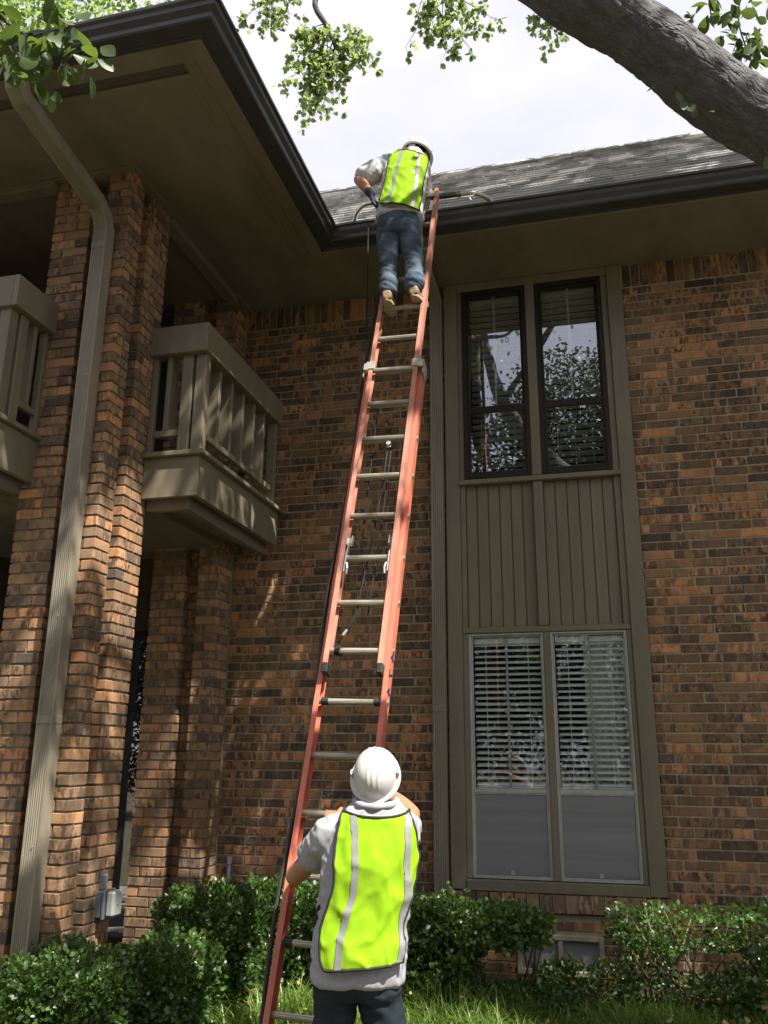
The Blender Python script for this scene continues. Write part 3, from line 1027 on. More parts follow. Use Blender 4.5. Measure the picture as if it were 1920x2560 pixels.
# a pale curtain hanging at one side of the ground-floor room
cu = MB(); pts = []
for k in range(31):
    xx = 3.10 + k * 0.012
    pts.append((xx, 0.24 + 0.02 * math.sin(k * 1.3)))
vs = [(x, y, z) for x, y in pts for z in (0.75, 2.6)]
cu.add(vs, [(2 * k, 2 * k + 2, 2 * k + 3, 2 * k + 1) for k in range(30)])
obj('curtain', cu, 'slat_dim', bld, True)

# crawl-space vent
vt = obj('crawl_vent', frame_mb(2.495, 3.135, 0.085, 0.362, 0.035, -0.018, 0.10), 'vent_wood', bld)
obj('mullion', MB().box(2.80, 2.835, -0.014, 0.08, 0.121, 0.326, .003), 'vent_wood', vt)
obj('mesh_panel', MB().box(2.531, 3.099, 0.020, 0.025, 0.121, 0.326), 'screen', vt)

# ---- soffits, fascia, gutters, roof
sof = MB()
sof.box(-4.5, 0.86, -3.03, 0.3, ZF, ZF + 0.04)
sof.box(0.86, 7.6, -0.70, 0.0, ZF - .0005, ZF + 0.04)
obj('soffit', sof, 'soffit', bld)
obj('soffit_vent', MB().box(-4.5, 0.95, -3.13, -3.03, ZF + .004, ZF + .05), 'vent_mesh', bld)
st = MB()
st.box(-4.5, 0.875, -3.035, -2.985, ZF - .016, ZF - .001, .003)
st.box(0.825, 0.868, -2.9845, -0.70, ZF - .010, ZF - .001, .003)
st.box(0.8685, 7.6, -0.715, -0.655, ZF - .012, ZF - .001, .003)
obj('soffit_trim', st, 'soffit', bld)
fa = MB()
fa.box(-4.5, 1.06, -3.275, -3.13, ZF - .02, ZF + .03, .004)
fa.box(0.95, 1.06, -3.1295, -0.86, ZF - .02, ZF + .03, .004)
fa.box(0.862, 0.9495, -3.1295, -0.86, ZF - .013, ZF + .03, .003)
fa.box(0.862, 7.6, -0.8595, -0.775, ZF - .02, ZF + .03, .004)
fa.box(0.862, 7.6, -0.7745, -0.702, ZF - .013, ZF + .03, .003)
obj('fascia', fa, 'soffit', bld)
fb = MB()
fb.box(-4.5, 1.085, -3.30, -3.276, ZF - .005, ZF + .17, .003)
fb.box(1.061, 1.085, -3.2755, -0.86, ZF - .005, ZF + .17, .003)
fb.box(1.0615, 7.6, -0.885, -0.8605, ZF - .005, ZF + .17, .003)
obj('fascia', fb, 'gutter', bld)
GP = [(0, 0), (0.095, 0), (0.103, 0.012), (0.106, 0.040), (0.135, 0.068), (0.140, 0.100), (0.158, 0.106), (0.158, 0.126), (0.130, 0.128), (0.128, 0.075), (0.090, 0.012), (0.004, 0.012), (0.004, 0.126), (0, 0.126)]
ZG = ZF + 0.002


def gutter(path_a, path_b, out, mit_a, mit_b):
    """K-style gutter: profile from the fascia outwards, ends cut to the mitre"""
    a, b, out = V(path_a), V(path_b), V(out)
    d = (b - a).normalized()
    vs = []
    for end, mit in ((a, mit_a), (b, mit_b)):
        for px_, pz in GP:
            vs.append(end + out * px_ + V((0, 0, pz)) + d * px_ * mit)
    n = len(GP)
    mb = MB()
    mb.add(vs, [(i, (i + 1) % n, n + (i + 1) % n, n + i) for i in range(n)] + [tuple(range(n))[::-1], tuple(range(n, 2 * n))])
    return mb


obj('gutter', gutter((-4.5, -3.302, ZG), (1.087, -3.302, ZG), (0, -1, 0), 0, 1), 'gutter', bld)
obj('gutter', gutter((1.087, -3.302, ZG), (1.087, -0.887, ZG), (1, 0, 0), -1, -1), 'gutter', bld)
obj('gutter', gutter((1.087, -0.887, ZG), (7.6, -0.887, ZG), (0, -1, 0), 1, 0), 'gutter', bld)

# roof: back slope over the ladder, side and front slopes of the wing
SL = 0.989
ze = 6.075
roof = MB()
yE, xE, yR = -0.965, 1.17, 0.875
zR = ze + (yR - yE) * SL
xv = xE - (yR - yE)
roof.add([(xE, yE, ze), (7.6, yE, ze), (7.6, yR, zR), (xv, yR, zR), (xE, yE, ze - .03), (7.6, yE, ze - .03), (7.6, yR, zR - .03), (xv, yR, zR - .03)],
         [(0, 1, 2, 3), (4, 7, 6, 5), (0, 4, 5, 1), (1, 5, 6, 2), (2, 6, 7, 3)])
yF = -3.385
rr_ = 2.2
roof.add([(xE, yE, ze), (xE, yF, ze), (xE - rr_, yF + rr_, ze + rr_ * SL), (xE - rr_, yE + rr_, ze + rr_ * SL), (-4.5, yF, ze), (-4.5, yF + rr_, ze + rr_ * SL)],
         [(0, 3, 2, 1), (1, 2, 5, 4)])
roof.add([(xv, yR, zR), (7.6, yR, zR), (7.6, yR + 2.5, zR - 2.4), (xv, yR + 2.5, zR - 2.4)], [(0, 1, 2, 3)])
roof_o = obj('roof', roof, 'shingle', bld)
nrow = 18
sl_len = math.hypot(yR - yE, zR - ze)
step = sl_len / nrow
ty = V((0, (yR - yE) / sl_len, (zR - ze) / sl_len))
tn = V((0, -ty.z, ty.y))
SH = []
for r in range(nrow):
    s0 = r * step - 0.012
    yrow = yE + (yR - yE) * r / nrow
    x = xE - (yrow - yE) + random.uniform(-0.2, 0)
    while x < 7.5:
        w = random.choice((0.16, 0.22, 0.30, 0.36)) * random.uniform(0.9, 1.1)
        SH.append((x, w, s0 - random.choice((0, 0, 0.006, 0.014)), r))
        x += w
lift = 0.028
sh_mesh = {}


def shingle_mb(w, ex):
    mb = MB()
    h = ex * 1.12
    t = 0.016
    # butt end thick, head end thin
    P = [(0.002, 0, lift - .006 - t), (w - .002, 0, lift - .006 - t), (w - .002, h, 0.002), (0.002, h, 0.002), (0.002, 0, lift), (w - .002, 0, lift), (w - .002, h, 0.008), (0.002, h, 0.008)]
    mb.add([V((p[0], 0, 0)) + ty * p[1] + tn * p[2] for p in P], [(0, 1, 2, 3), (4, 7, 6, 5), (0, 4, 5, 1), (1, 5, 6, 2), (2, 6, 7, 3), (3, 7, 4, 0)][::1])
    return mb


def sh_area(s):
    c = V((s[0] + s[1] / 2, yE, ze)) + ty * (s[2] + step / 2)
    q = project(c)
    if q is None or not (790 < q[0] < 1920 and 0 < q[1] < 600):
        return 0
    return s[1] / q[2] ** 2


SH.sort(key=lambda s: -sh_area(s))
rest = MB()
for i, s in enumerate(SH):
    wq = round(s[1], 2)
    if wq not in sh_mesh:
        sh_mesh[wq] = shingle_mb(wq, step)
    base = V((s[0], yE, ze)) + ty * s[2]
    if i < 290:
        k = ('m', wq)
        if k not in sh_mesh:
            me = sh_mesh[wq].mesh('shingle'); me.materials.append(M['shingle']); sh_mesh[k] = me
        place('shingle', sh_mesh[k], base, roof_o)
    else:
        rest.add([V(v) + base for v in sh_mesh[wq].v], sh_mesh[wq].f)
obj('shingles', rest, 'shingle', roof_o, False, 'stuff')
cap = MB()
x = xv
while x < 7.5:
    cap.obox(V((x + 0.15, yR - 0.05, zR - 0.03)), V((1, 0, 0.02)), ty, tn, 0.15, 0.075, 0.008)
    x += 0.27
obj('ridge_cap', cap, 'shingle', roof_o)
obj('drip_edge', MB().box(xE + .01, 7.6, yE - .014, yE - .006, ze - .035, ze + .012), 'gutter', roof_o)

# ---- porch: floor, dark interior, ground-floor glass door
fl = MB()
fl.box(-4.5, -0.13, -2.05, 0.12, 3.44, 3.72)
fl.box(-0.1295, -0.002, -1.62, -0.34, 3.44, 3.7195)
obj('floor_slab', fl, 'soffit', bld)
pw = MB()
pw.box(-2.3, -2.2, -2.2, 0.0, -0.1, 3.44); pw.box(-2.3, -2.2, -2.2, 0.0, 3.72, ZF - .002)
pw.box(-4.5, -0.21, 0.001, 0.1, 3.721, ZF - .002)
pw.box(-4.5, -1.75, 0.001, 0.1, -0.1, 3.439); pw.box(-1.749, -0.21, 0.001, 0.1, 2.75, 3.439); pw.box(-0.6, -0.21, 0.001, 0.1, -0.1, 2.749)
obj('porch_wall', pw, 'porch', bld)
tb = MB()
tb.box(-4.5, -0.645, -2.30, -2.19, ZF - .07, ZF - .001, .004)
tb.box(-0.09, 0.02, -1.640, -0.33, ZF - .07, ZF - .001, .004)
tb.box(-0.70, 0.055, -2.30, -1.641, ZF - .014, ZF - .0012, .004)
tb.box(-0.68, 0.05, -0.37, 0.0, ZF - .014, ZF - .0012, .004)
obj('beam', tb, 'soffit', bld)
dr = obj('glass_door', frame_mb(-1.745, -0.605, 0.09, 2.745, 0.06, 0.0, 0.08), 'bronze', bld)
obj('stile', MB().box(-1.16, -1.10, -0.005, 0.07, 0.151, 2.684, .003), 'bronze', dr)
obj('cross_rail', MB().box(-1.684, -0.666, -0.003, 0.06, 2.02, 2.08, .003), 'bronze', dr)
obj('pane', MB().box(-1.684, -0.666, 0.03, 0.036, 0.151, 2.684), 'glass_up', dr)
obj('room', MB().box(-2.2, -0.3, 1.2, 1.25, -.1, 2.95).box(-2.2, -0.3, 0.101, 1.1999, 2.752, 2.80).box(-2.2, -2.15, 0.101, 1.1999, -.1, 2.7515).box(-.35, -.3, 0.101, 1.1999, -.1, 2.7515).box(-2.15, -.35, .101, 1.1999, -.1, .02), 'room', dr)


# ---- balconies
def balcony(dirx):
    """dirx True: projects towards +x beyond the columns; False: projects towards the camera"""
    ZCt, ZCb, ZSt, ZSb, ZFb = 4.846, 4.611, 3.817, 3.778, 3.465
    root = None
    if dirx:
        P = lambda u, v: (u, v)                   # u along x outwards, v along y
        X1, Y0, Y1 = 0.479, -1.768, -0.03
        a = lambda x0, x1, y0, y1, z0, z1, ch=.004: MB().box(x0, x1, y0, y1, z0, z1, ch)
    else:
        X1, Y0, Y1 = 0.457, 0.503, 6.0            # u outwards from y=-2.245, v = -x
        a = lambda x0, x1, y0, y1, z0, z1, ch=.004: MB().box(-y1, -y0, -2.245 - x1, -2.245 - x0, z0, z1, ch)
    t = 0.04
    root = obj('balcony', a(0.0, X1 - .05, Y0 + .05, Y1 - .06, ZFb + .03, ZSb - .002), 'soffit', bld)
    # fascia boards
    obj('fascia', a(0.002, X1 - .027 - .0005, Y0 + .045, Y0 + .045 + t, ZFb, ZSb - .0005), 'paint', root)
    obj('fascia', a(X1 - .027 - t, X1 - .027, Y0 + .0455 + t, Y1 - .066, ZFb + .0005, ZSb - .0005), 'paint', root)
    obj('inner_beam', a(0.003, X1 - .13, Y0 + .13, Y0 + .19, ZFb - .075, ZFb + .029), 'soffit', root)
    obj('inner_beam', a(X1 - .19, X1 - .1305, Y0 + .191, Y1 - .07, ZFb - .075, ZFb + .0285), 'soffit', root)
    # shelf
    obj('ledge', a(0.001, X1 + .019, Y0 + .008, Y0 + .13, ZSb, ZSt, .006), 'paint', root)
    obj('ledge', a(X1 - .10, X1 + .0185, Y0 + .1305, Y1 - .0, ZSb, ZSt, .006), 'paint', root)
    # deep top rail
    obj('top_rail', a(0.001, X1, Y0, Y0 + .042, ZCb, ZCt), 'paint', root)
    obj('top_rail', a(X1 - .042, X1 - .0005, Y0 + .0425, Y1 - .12, ZCb, ZCt - .0005), 'paint', root)
    obj('rail_plate', a(0.002, X1 - .043, Y0 + .043, Y0 + .13, ZCb + .003, ZCb + .04), 'paint', root)
    obj('rail_plate', a(X1 - .13, X1 - .0425, Y0 + .1305, Y1 - .125, ZCb + .003, ZCb + .04), 'paint', root)
    # posts and balusters
    zb0, zb1 = ZSt + .001, ZCb + .0025
    obj('post', a(X1 - .22, X1 - .135, Y0 + .05, Y0 + .13, zb0, zb1), 'paint', root)
    obj('post', a(X1 - .115, X1 - .03, Y0 + .06, Y0 + .145, zb0, zb1), 'paint', root)
    obj('post', a(0.004, 0.045, Y0 + .05, Y0 + .10, zb0, zb1), 'paint', root)
    obj('post', a(X1 - .115, X1 - .035, Y1 - .20, Y1 - .15, zb0, zb1), 'paint', root)
    zl = ZSt + .135
    obj('bottom_rail', a(0.0455, X1 - .2205, Y0 + .055, Y0 + .095, zl, zl + .05), 'paint', root)
    obj('bottom_rail', a(X1 - .09, X1 - .05, Y0 + .1455, Y1 - .2005, zl, zl + .05), 'paint', root)
    obj('baluster', a(0.125, 0.163, Y0 + .056, Y0 + .185, zl + .0505, zb1, .003), 'paint', root)
    yb = Y0 + .145
    ye = Y1 - .20
    n = int((ye - yb) / (0.21 if dirx else 0.2))
    if not dirx:
        n = 5
        ye = yb + 5 * .2
    for k in range(1, n + 1 if not dirx else n):
        y = yb + (ye - yb) * k / n
        obj('baluster', a(X1 - .20, X1 - .051, y - .019, y + .019, zl + .0505, zb1, .003), 'paint', root)
    return root


balcony(True)
balcony(False)


# ---- downspouts
def downspout(profile_w, profile_d, path, name='downspout', ribs=6, face=V((0, -1, 0))):
    """corrugated rectangular pipe along a path; path points are centre points"""
    w, d = profile_w / 2, profile_d / 2
    prof = [(-w, d), (-w, -d)]
    for k in range(ribs):
        x = -w * 0.8 + (1.6 * w) * k / ribs
        q = 1.6 * w / ribs
        prof += [(x, -d), (x + q * 0.25, -d + 0.0045), (x + q * 0.55, -d + 0.0045), (x + q * 0.8, -d)]
    prof += [(w, -d), (w, d)]
    mb = MB()
    n = len(prof)
    pts = [V(p) for p in path]
    vs = []
    for i, p in enumerate(pts):
        t = (pts[min(i + 1, len(pts) - 1)] - pts[max(i - 1, 0)]).normalized()
        fy = (face - t * face.dot(t)).normalized()
        if fy.length < .1:
            fy = V((0, 0, 1))
        fx = t.cross(fy)
        if fx.x < 0:
            fx = -fx
        for a_, b_ in prof:
            vs.append(p + fx * a_ - fy * b_)
    mb.add(vs, [(i * n + k, i * n + (k + 1) % n, (i + 1) * n + (k + 1) % n, (i + 1) * n + k) for i in range(len(pts) - 1) for k in range(n)] + [tuple(range(n)), tuple(range((len(pts) - 1) * n, len(pts) * n))[::-1]])
    return obj(name, mb, 'downspout', bld)


XD, YD = -0.150, -2.312
d1 = downspout(0.112, 0.10, [(XD - .02, -3.385, ZG + .005), (XD - .02, -3.385, ZG - .13), (XD - .02, -3.36, ZG - .19), (XD - .02, -3.31, ZG - .235), (XD - .005, -2.43, 5.545), (XD, -2.355, 5.49), (XD, YD, 5.40), (XD, YD, 0.05)])
for z in (5.22, 1.82):
    obj('pipe_joint', frame_mb(0, 0, 0, 0, 0, 0, 0) if False else MB().box(XD - .059, XD + .059, YD - .0530, YD + .052, z, z + .05, .003), 'downspout', d1)
for z in (4.2, 2.5, 1.1):
    obj('screw', MB().obox(V((XD + .015, YD - .0515, z)), V((1, 0, 0)), V((0, 1, 0)), V((0, 0, 1)), .004, .004, .004, .001), 'steel', d1)
d2 = downspout(0.108, 0.075, [(1.93, -0.05, 5.82), (1.93, -0.05, 0.06)], ribs=5)
d2e = MB().bar((1.93, -0.06, 5.80), (1.90, -0.80, 5.965), 0.10, 0.075, (1, 0, 0), .004)
obj('elbow', d2e, 'downspout', d2)
obj('pipe_joint', MB().box(1.873, 1.987, -.0905, -.012, 2.0, 2.05, .003), 'downspout', d2)

# ------------------------------------------------------------------ the ladder
LP0 = V((1.848, -2.9752, 0.4734))
LU = V((0.02925, 0.29959, 0.95362)).normalized()
LL = V((0.99955, -0.00309, -0.02969)).normalized()
LN = V((0.00595, -0.95406, 0.29955)).normalized()   # towards the climber
lad = thing('extension_ladder', 'long orange fibreglass extension ladder leaning against the roof edge', 'ladder', (LP0 - LU * 0.5))


def lp(s, a=0.0, n=0.0):
    return LP0 + LU * s + LL * a + LN * n


def rail(side, web, s0, s1, n0, depth, fl, mat, name):
    """C-channel, web outside, flanges inwards"""
    t = 0.0045
    sg = side
    prof = [(0, 0), (-fl * sg, 0), (-fl * sg, t), (-t * sg, t), (-t * sg, depth - t), (-fl * sg, depth - t), (-fl * sg, depth), (0, depth)]
    mb = MB()
    mb.prism(prof, lp(s0, sg * web, n0 - depth / 2), lp(s1, sg * web, n0 - depth / 2), LL, LN)
    o = obj(name, mb, mat, lad)
    return o


KR = 0.3048
base_r = []
for sd in (-1, 1):
    base_r.append(rail(sd, 0.207, -0.50, 13.2 * KR, 0.0, 0.078, 0.030, 'fiber', 'base_rail'))
FO, FN = -0.0214, 0.05
fly_r = []
for sd in (-1, 1):
    fly_r.append(rail(sd, 0.175, 5.62 * KR, 19.25 * KR, FN, 0.066, 0.030, 'fiber_fly', 'fly_rail'))


def rung_mb(w):
    """ribbed D-rung lying along x"""
    prof = []
    for k in range(28):
        a = 2 * math.pi * k / 28
        r = 0.0165 + (0.0013 if k % 2 else 0)
        y, z = math.cos(a) * r, math.sin(a) * r
        if z > 0.012:
            z = 0.012
        prof.append((y, z))
    mb = MB()
    mb.prism(prof, LL * -w, LL * w, LN, LU)
    return mb


me_b = rung_mb(0.202).mesh('rung'); me_b.materials.append(M['rung'])
me_f = rung_mb(0.170).mesh('rung'); me_f.materials.append(M['rung'])
bolt = MB().tube([(0, 0, 0), LL * 0.008], 0.014, 10)
bolt_me = bolt.mesh('rivet'); bolt_me.materials.append(M['steel'])
for k in range(-1, 14):
    place('rung', me_b, lp(k * KR), lad)
    place('rivet', bolt_me, lp(k * KR, 0.207), lad)
for k in range(6, 19):
    place('rung', me_f, lp(k * KR + FO, 0, FN), lad)
# end caps, shoes, guide brackets, rung locks
for sd in (-1, 1):
    obj('end_cap', MB().obox(lp(5.62 * KR - .02, sd * 0.160, FN), LL, LN, LU, 0.018, 0.036, 0.032, .006), 'rubber', lad)
    obj('shoe', MB().obox(lp(-0.53, sd * 0.19, 0), LL, LN, LU, 0.03, 0.05, 0.04, .008), 'rubber', lad)
    g_ = MB()
    g_.obox(lp(13.0 * KR, sd * 0.165, FN + .0365), LL, LN, LU, 0.032, 0.003, 0.033, .001)
    g_.obox(lp(13.0 * KR - .03, sd * 0.212, 0.02), LL, LN, LU, 0.003, 0.055, 0.06, .001)
    g_.obox(lp(13.0 * KR - .01, sd * 0.196, FN + .036), LL, LN, LU, 0.017, 0.003, 0.03, .001)
    obj('guide_bracket', g_, 'steel', lad)
    # rung lock: a forged hook hanging from the fly rung over the base rung
    s = 8 * KR + FO
    a = sd * 0.135
    h = MB()
    h.bar(lp(s + .02, a, FN + .012), lp(s + .115, a + sd * .004, FN - .015), 0.008, 0.030, LL, .002)
    h.bar(lp(s - .11, a, FN + .020), lp(s + .03, a, FN + .022), 0.009, 0.026, LL, .002)
    h.bar(lp(s + .095, a, FN - .02), lp(s + .155, a, FN - .02), 0.034, 0.006, LL, .001)
    h.bar(lp(s + .095, a + .017, FN - .005), lp(s + .155, a + .017, FN - .005), 0.005, 0.034, LL, .001)
    h.bar(lp(s + .095, a - .017, FN - .005), lp(s + .155, a - .017, FN - .005), 0.005, 0.034, LL, .001)
    h.tube([lp(s - .05, a + sd * -.012, FN + .03), lp(s - .085, a + sd * -.02, FN + .03), lp(s - .12, a + sd * -.016, FN + .02)], .007, 6)
    obj('rung_lock', h, 'steel', lad)
for k, sd in ((5, -1), (5, 1), (1, -1)):
    obj('rung_pad', MB().tube([lp(k * KR, sd * 0.172, 0), lp(k * KR, sd * 0.132, 0)], 0.0225, 14), 'rubber', lad)
# halyard rope, pulley and the tie on a lower rung
rp = MB()
c = lambda s, a, n: lp(s * KR, a, n)
rp.tube([c(10.85, .02, .02), c(10, .018, .015), c(9, .005, .012), c(8, -.012, .015), c(7.2, -.03, .02), c(6.95, -.03, .03)], 0.0052, 7)
rp.tube([c(10.85, .042, .012), c(10, .04, .005), c(9, .04, .0), c(8, .035, -.002), c(7.2, .03, .0), c(6.75, .028, .0)], 0.0048, 7)
rp.tube([c(12.3, -.105, -.03), c(11, -.095, -.02), c(10, -.09, -.02), c(9, -.085, -.02), c(8.2, -.07, -.01), c(7.6, -.03, .0), c(7.05, .015, .0)], 0.0042, 7)
rp.tube([c(6.95, -.03, .03), c(6.75, -.03, .045), c(6.5, -.045, .055), c(6.32, -.07, .06), c(6.2, -.088, .062), c(6.05, -.105, .065)], 0.0058, 7)
obj('rope', rp, 'rope', lad, True)
pu = MB()
pu.bar(c(10.98, .030, .045), c(10.72, .030, .03), 0.026, 0.012, LL, .003)
pu.tube([c(10.8, .030, .052), c(10.8, .030, .012)], .016, 12)
obj('pulley', pu, 'steel', lad)
obj('rope_tape', MB().tube([c(6.34, -.066, .0605), c(6.22, -.086, .0625)], 0.0085, 8), 'sticker', lad)
kn = MB()
for q in range(3):
    pts = []
    for k in range(13):
        a = 2 * math.pi * k / 12
        pts.append(lp(6 * KR + FO + math.sin(a) * .024, -.115 + q * .011 + .004 * math.sin(a * 2), FN + math.cos(a) * .024))
    kn.tube(pts, .006, 7, False)
obj('knot', kn, 'rope', lad, True)


# labels on the inner web of the fly rail, inked number on the outer web of the base rail
def patch(s0, s1, side, web, n0, d, mat, name, off):
    mb = MB()
    a = side * web + off
    mb.add([lp(s0, a, n0 - d / 2), lp(s0, a, n0 + d / 2), lp(s1, a, n0 + d / 2), lp(s1, a, n0 - d / 2)], [(0, 1, 2, 3)])
    return obj(name, mb, mat, lad)


patch(10.15 * KR, 10.78 * KR, -1, 0.175, FN, 0.052, 'sticker', 'sticker', 0.0057)
patch(9.10 * KR, 9.80 * KR, -1, 0.175, FN, 0.052, 'sticker', 'sticker', 0.0057)
for s in (9.47, 9.71):
    patch(s * KR, (s + .045) * KR, -1, 0.175, FN, 0.046, 'black_ink', 'printed_bar', 0.0067)
for s in np.linspace(9.14, 9.42, 7):
    patch(s * KR, (s + .012) * KR, -1, 0.175, FN + random.uniform(-.006, .006), 0.03, 'black_ink', 'printed_bar', 0.0067)


def text_mesh(body, size):
    cu_ = bpy.data.curves.new('txt', 'FONT')
    cu_.body = body; cu_.size = size; cu_.align_x = 'CENTER'; cu_.align_y = 'CENTER'; cu_.extrude = 0.0003
    cu_.offset = size * 0.022
    o = bpy.data.objects.new('txt', cu_)
    COL.objects.link(o)
    dg = bpy.context.evaluated_depsgraph_get(); dg.update()
    me = bpy.data.meshes.new_from_object(o.evaluated_get(dg))
    bpy.data.objects.remove(o)
    return me


for ch_, s in (('4', 5.86), ('7', 5.52), ('4', 5.20)):
    tm = text_mesh(ch_, 0.102)
    # letters run down the rail: glyph right -> down the rail, glyph up -> towards the back
    mt = Matrix.Identity(4)
    xr, yu = -LU, LN
    zn = LL
    ctr = lp(s * KR, 0.2078, 0)
    for r_ in range(3):
        mt[r_][0], mt[r_][1], mt[r_][2], mt[r_][3] = xr[r_], yu[r_], zn[r_], ctr[r_]
    tm.transform(mt)
    obj('lettering', tm, 'ink', lad)

# ladder stabiliser: bracket, cross bar and two bent arms resting on the roof
stab = MB()
SS = 19.0 * KR
bar_c = lp(SS, 0, FN + .045)
obj('stabilizer_bar', MB().bar((1.70, -1.258, 6.064), (2.37, -1.243, 6.035), 0.036, 0.036, (0, 0, 1), .004), 'gutter', lad)
br_ = MB()
br_.obox(lp(SS, 0.05, 0.085), LL, LN, LU, 0.115, 0.006, 0.035, .002)
br_.bar(lp(SS - .015, 0.11, 0.07), lp(SS - .20, 0.06, 0.055), 0.03, 0.008, LL, .001)
br_.bar(lp(SS - .015, -0.11, 0.07), lp(SS - .20, -0.06, 0.055), 0.03, 0.008, LL, .001)
obj('mounting_plate', br_, 'steel', lad)
for sd, path in ((1, [(2.33, -1.245, 6.035), (2.41, -1.24, 6.035), (2.47, -1.22, 6.045), (2.54, -1.14, 6.06), (2.585, -1.05, 6.07), (2.61, -.98, 6.085)]), (-1, [(1.72, -1.26, 6.06), (1.64, -1.25, 6.07), (1.54, -1.20, 6.10), (1.455, -1.10, 6.12), (1.41, -1.02, 6.11), (1.395, -.97, 6.09)])):
    pts = [x[0] for x in resample([(V(p), V((0, 0, 0)), V((0, 0, 0))) for p in path], 4)]
    arm = obj('stabilizer_arm', MB().tube(pts, 0.018, 10), 'steel', lad, True)
    obj('tip', MB().tube([pts[-1], pts[-1] + (pts[-1] - pts[-2]).normalized() * .03], 0.02, 10), 'rubber', lad)
pinp = V((2.46, -1.25, 6.02))
loop = [pinp + LL * .018 * math.cos(a) + V((0, 0, -.03 + .03 * math.sin(a))) for a in np.linspace(0, 2 * math.pi, 13)]
obj('pin', MB().tube(loop, .004, 6, False), 'steel', lad)

# black hose running beside the left rail, thin rope hanging from the eave
hp = [lp(s * KR, -0.235 - 0.012 * math.sin(s * 1.1), -0.02 + 0.012 * math.sin(s * .9)) for s in np.linspace(-1.9, 16.0, 60)]
hose = obj('hose', MB().tube(hp, 0.0125, 8), 'rubber', None, True)
tag(hose, 'black hose running down along the left rail of the ladder', 'hose')
tp = [V((1.53, -1.02, 6.06)), V((1.535, -1.04, 5.6)), V((1.53, -1.02, 5.0)), V((1.535, -1.03, 4.5)), V((1.56, -1.1, 4.1))]
thin = obj('thin_cord', MB().tube(tp, 0.0045, 6), 'rope', None, True)
tag(thin, 'thin dark cord hanging from the eave behind the ladder', 'cord')

# ------------------------------------------------------------------ electrical box, pipe stub
eb = thing('electrical_box', 'grey outdoor electrical box with pale cover on a conduit beside the near brick column', 'electrical box', (0.02, -1.77, 0.1))
obj('conduit', MB().tube([(-0.03, -1.77, 0.0), (-0.03, -1.77, 0.64)], 0.019, 12), 'ebox', eb)
obj('box_body', MB().box(-0.075, 0.045, -1.83, -1.71, 0.63, 0.79, .006), 'ebox', eb)
obj('top_box', MB().box(-0.052, 0.020, -1.805, -1.735, 0.792, 0.885, .005), 'ebox', eb)
obj('cover_plate', MB().box(0.046, 0.066, -1.838, -1.702, 0.622, 0.798, .004), 'ebox', eb)
obj('cover', MB().box(0.067, 0.128, -1.826, -1.714, 0.636, 0.792, .014), 'ebox_cover', eb)
obj('screw', MB().box(0.128, 0.131, -1.78, -1.765, 0.70, 0.716, .001), 'ebox', eb)
ps = obj('pipe', MB().tube([(0.13, -0.05, 0.0), (0.13, -0.05, 0.78)], 0.017, 10).tube([(0.13, -0.05, 0.775), (0.13, -0.05, 0.83)], 0.022, 10), 'ebox', None)
tag(ps, 'dark upright pipe stub in the corner where column meets back wall', 'pipe')


# ------------------------------------------------------------------ people
def circ(c, a, b):
    return (V(c), V(a), V(b))


def hand_grip(mbs, wrist, bar_c, bar_dir, back, r_bar, sign):
    """palm and five fingers closed round a bar; back = direction from the bar towards the palm"""
    bar_dir = V(bar_dir).normalized()
    back = (V(back) - bar_dir * V(back).dot(bar_dir)).normalized()
    up = bar_dir.cross(back) * sign
    R_ = r_bar + 0.010
    kn = V(bar_c) + back * (R_ + .004) + up * .004
    palm = MB()
    for q in (-.028, -.009, .010, .028):
        palm.limb([(V(wrist) + bar_dir * q * .5, .016), ((V(wrist) + kn) / 2 + bar_dir * q * .85, .0155), (kn + bar_dir * q, .0115)], 10, 3)
    mbs.append(palm)
    for i, q in enumerate((-.030, -.010, .010, .029)):
        R2 = R_
        ln = (2.3, 2.7, 2.8, 2.5)[i]
        pts = []
        for k in range(7):
            a = -0.15 + ln * k / 6
            pts.append((V(bar_c) + bar_dir * q + back * R2 * math.cos(a) + up * R2 * math.sin(a), (.0100, .0102, .0095, .0098, .0090, .0088, .0078)[k]))
        mbs.append(MB().limb(pts, 10, 2))
    th = MB().limb([(V(wrist) + bar_dir * .020, .014), (kn + bar_dir * .040 - up * .014, .012), (V(bar_c) + bar_dir * .040 - up * (R_ + .002) + back * .006, .0105), (V(bar_c) + bar_dir * .036 - up * R_ * .9 - back * .012, .009)], 10, 3)
    mbs.append(th)


def hand_open(mbs, wrist, d, side, down):
    """relaxed, slightly curled hand"""
    d, side, down = V(d).normalized(), V(side).normalized(), V(down).normalized()
    palm = MB()
    for q in (-.028, -.009, .010, .028):
        palm.limb([(V(wrist) + side * q * .55, .017), (V(wrist) + d * .05 + side * q, .0155), (V(wrist) + d * .09 + side * q * 1.05, .012)], 10, 3)
    mbs.append(palm)
    for i, q in enumerate((-.031, -.010, .011, .031)):
        L_ = (.062, .074, .078, .068)[i]
        b0 = V(wrist) + d * .09 + side * q * 1.08
        mbs.append(MB().limb([(b0, .0105), (b0 + d * L_ * .45 + down * .010, .0100), (b0 + d * L_ * .75 + down * .026, .0092), (b0 + d * L_ * .92 + down * .046, .008)], 10, 3))
    mbs.append(MB().limb([(V(wrist) + d * .02 + side * .024, .015), (V(wrist) + d * .055 + side * .055 + down * .008, .012), (V(wrist) + d * .09 + side * .066 + down * .018, .010)], 10, 3))


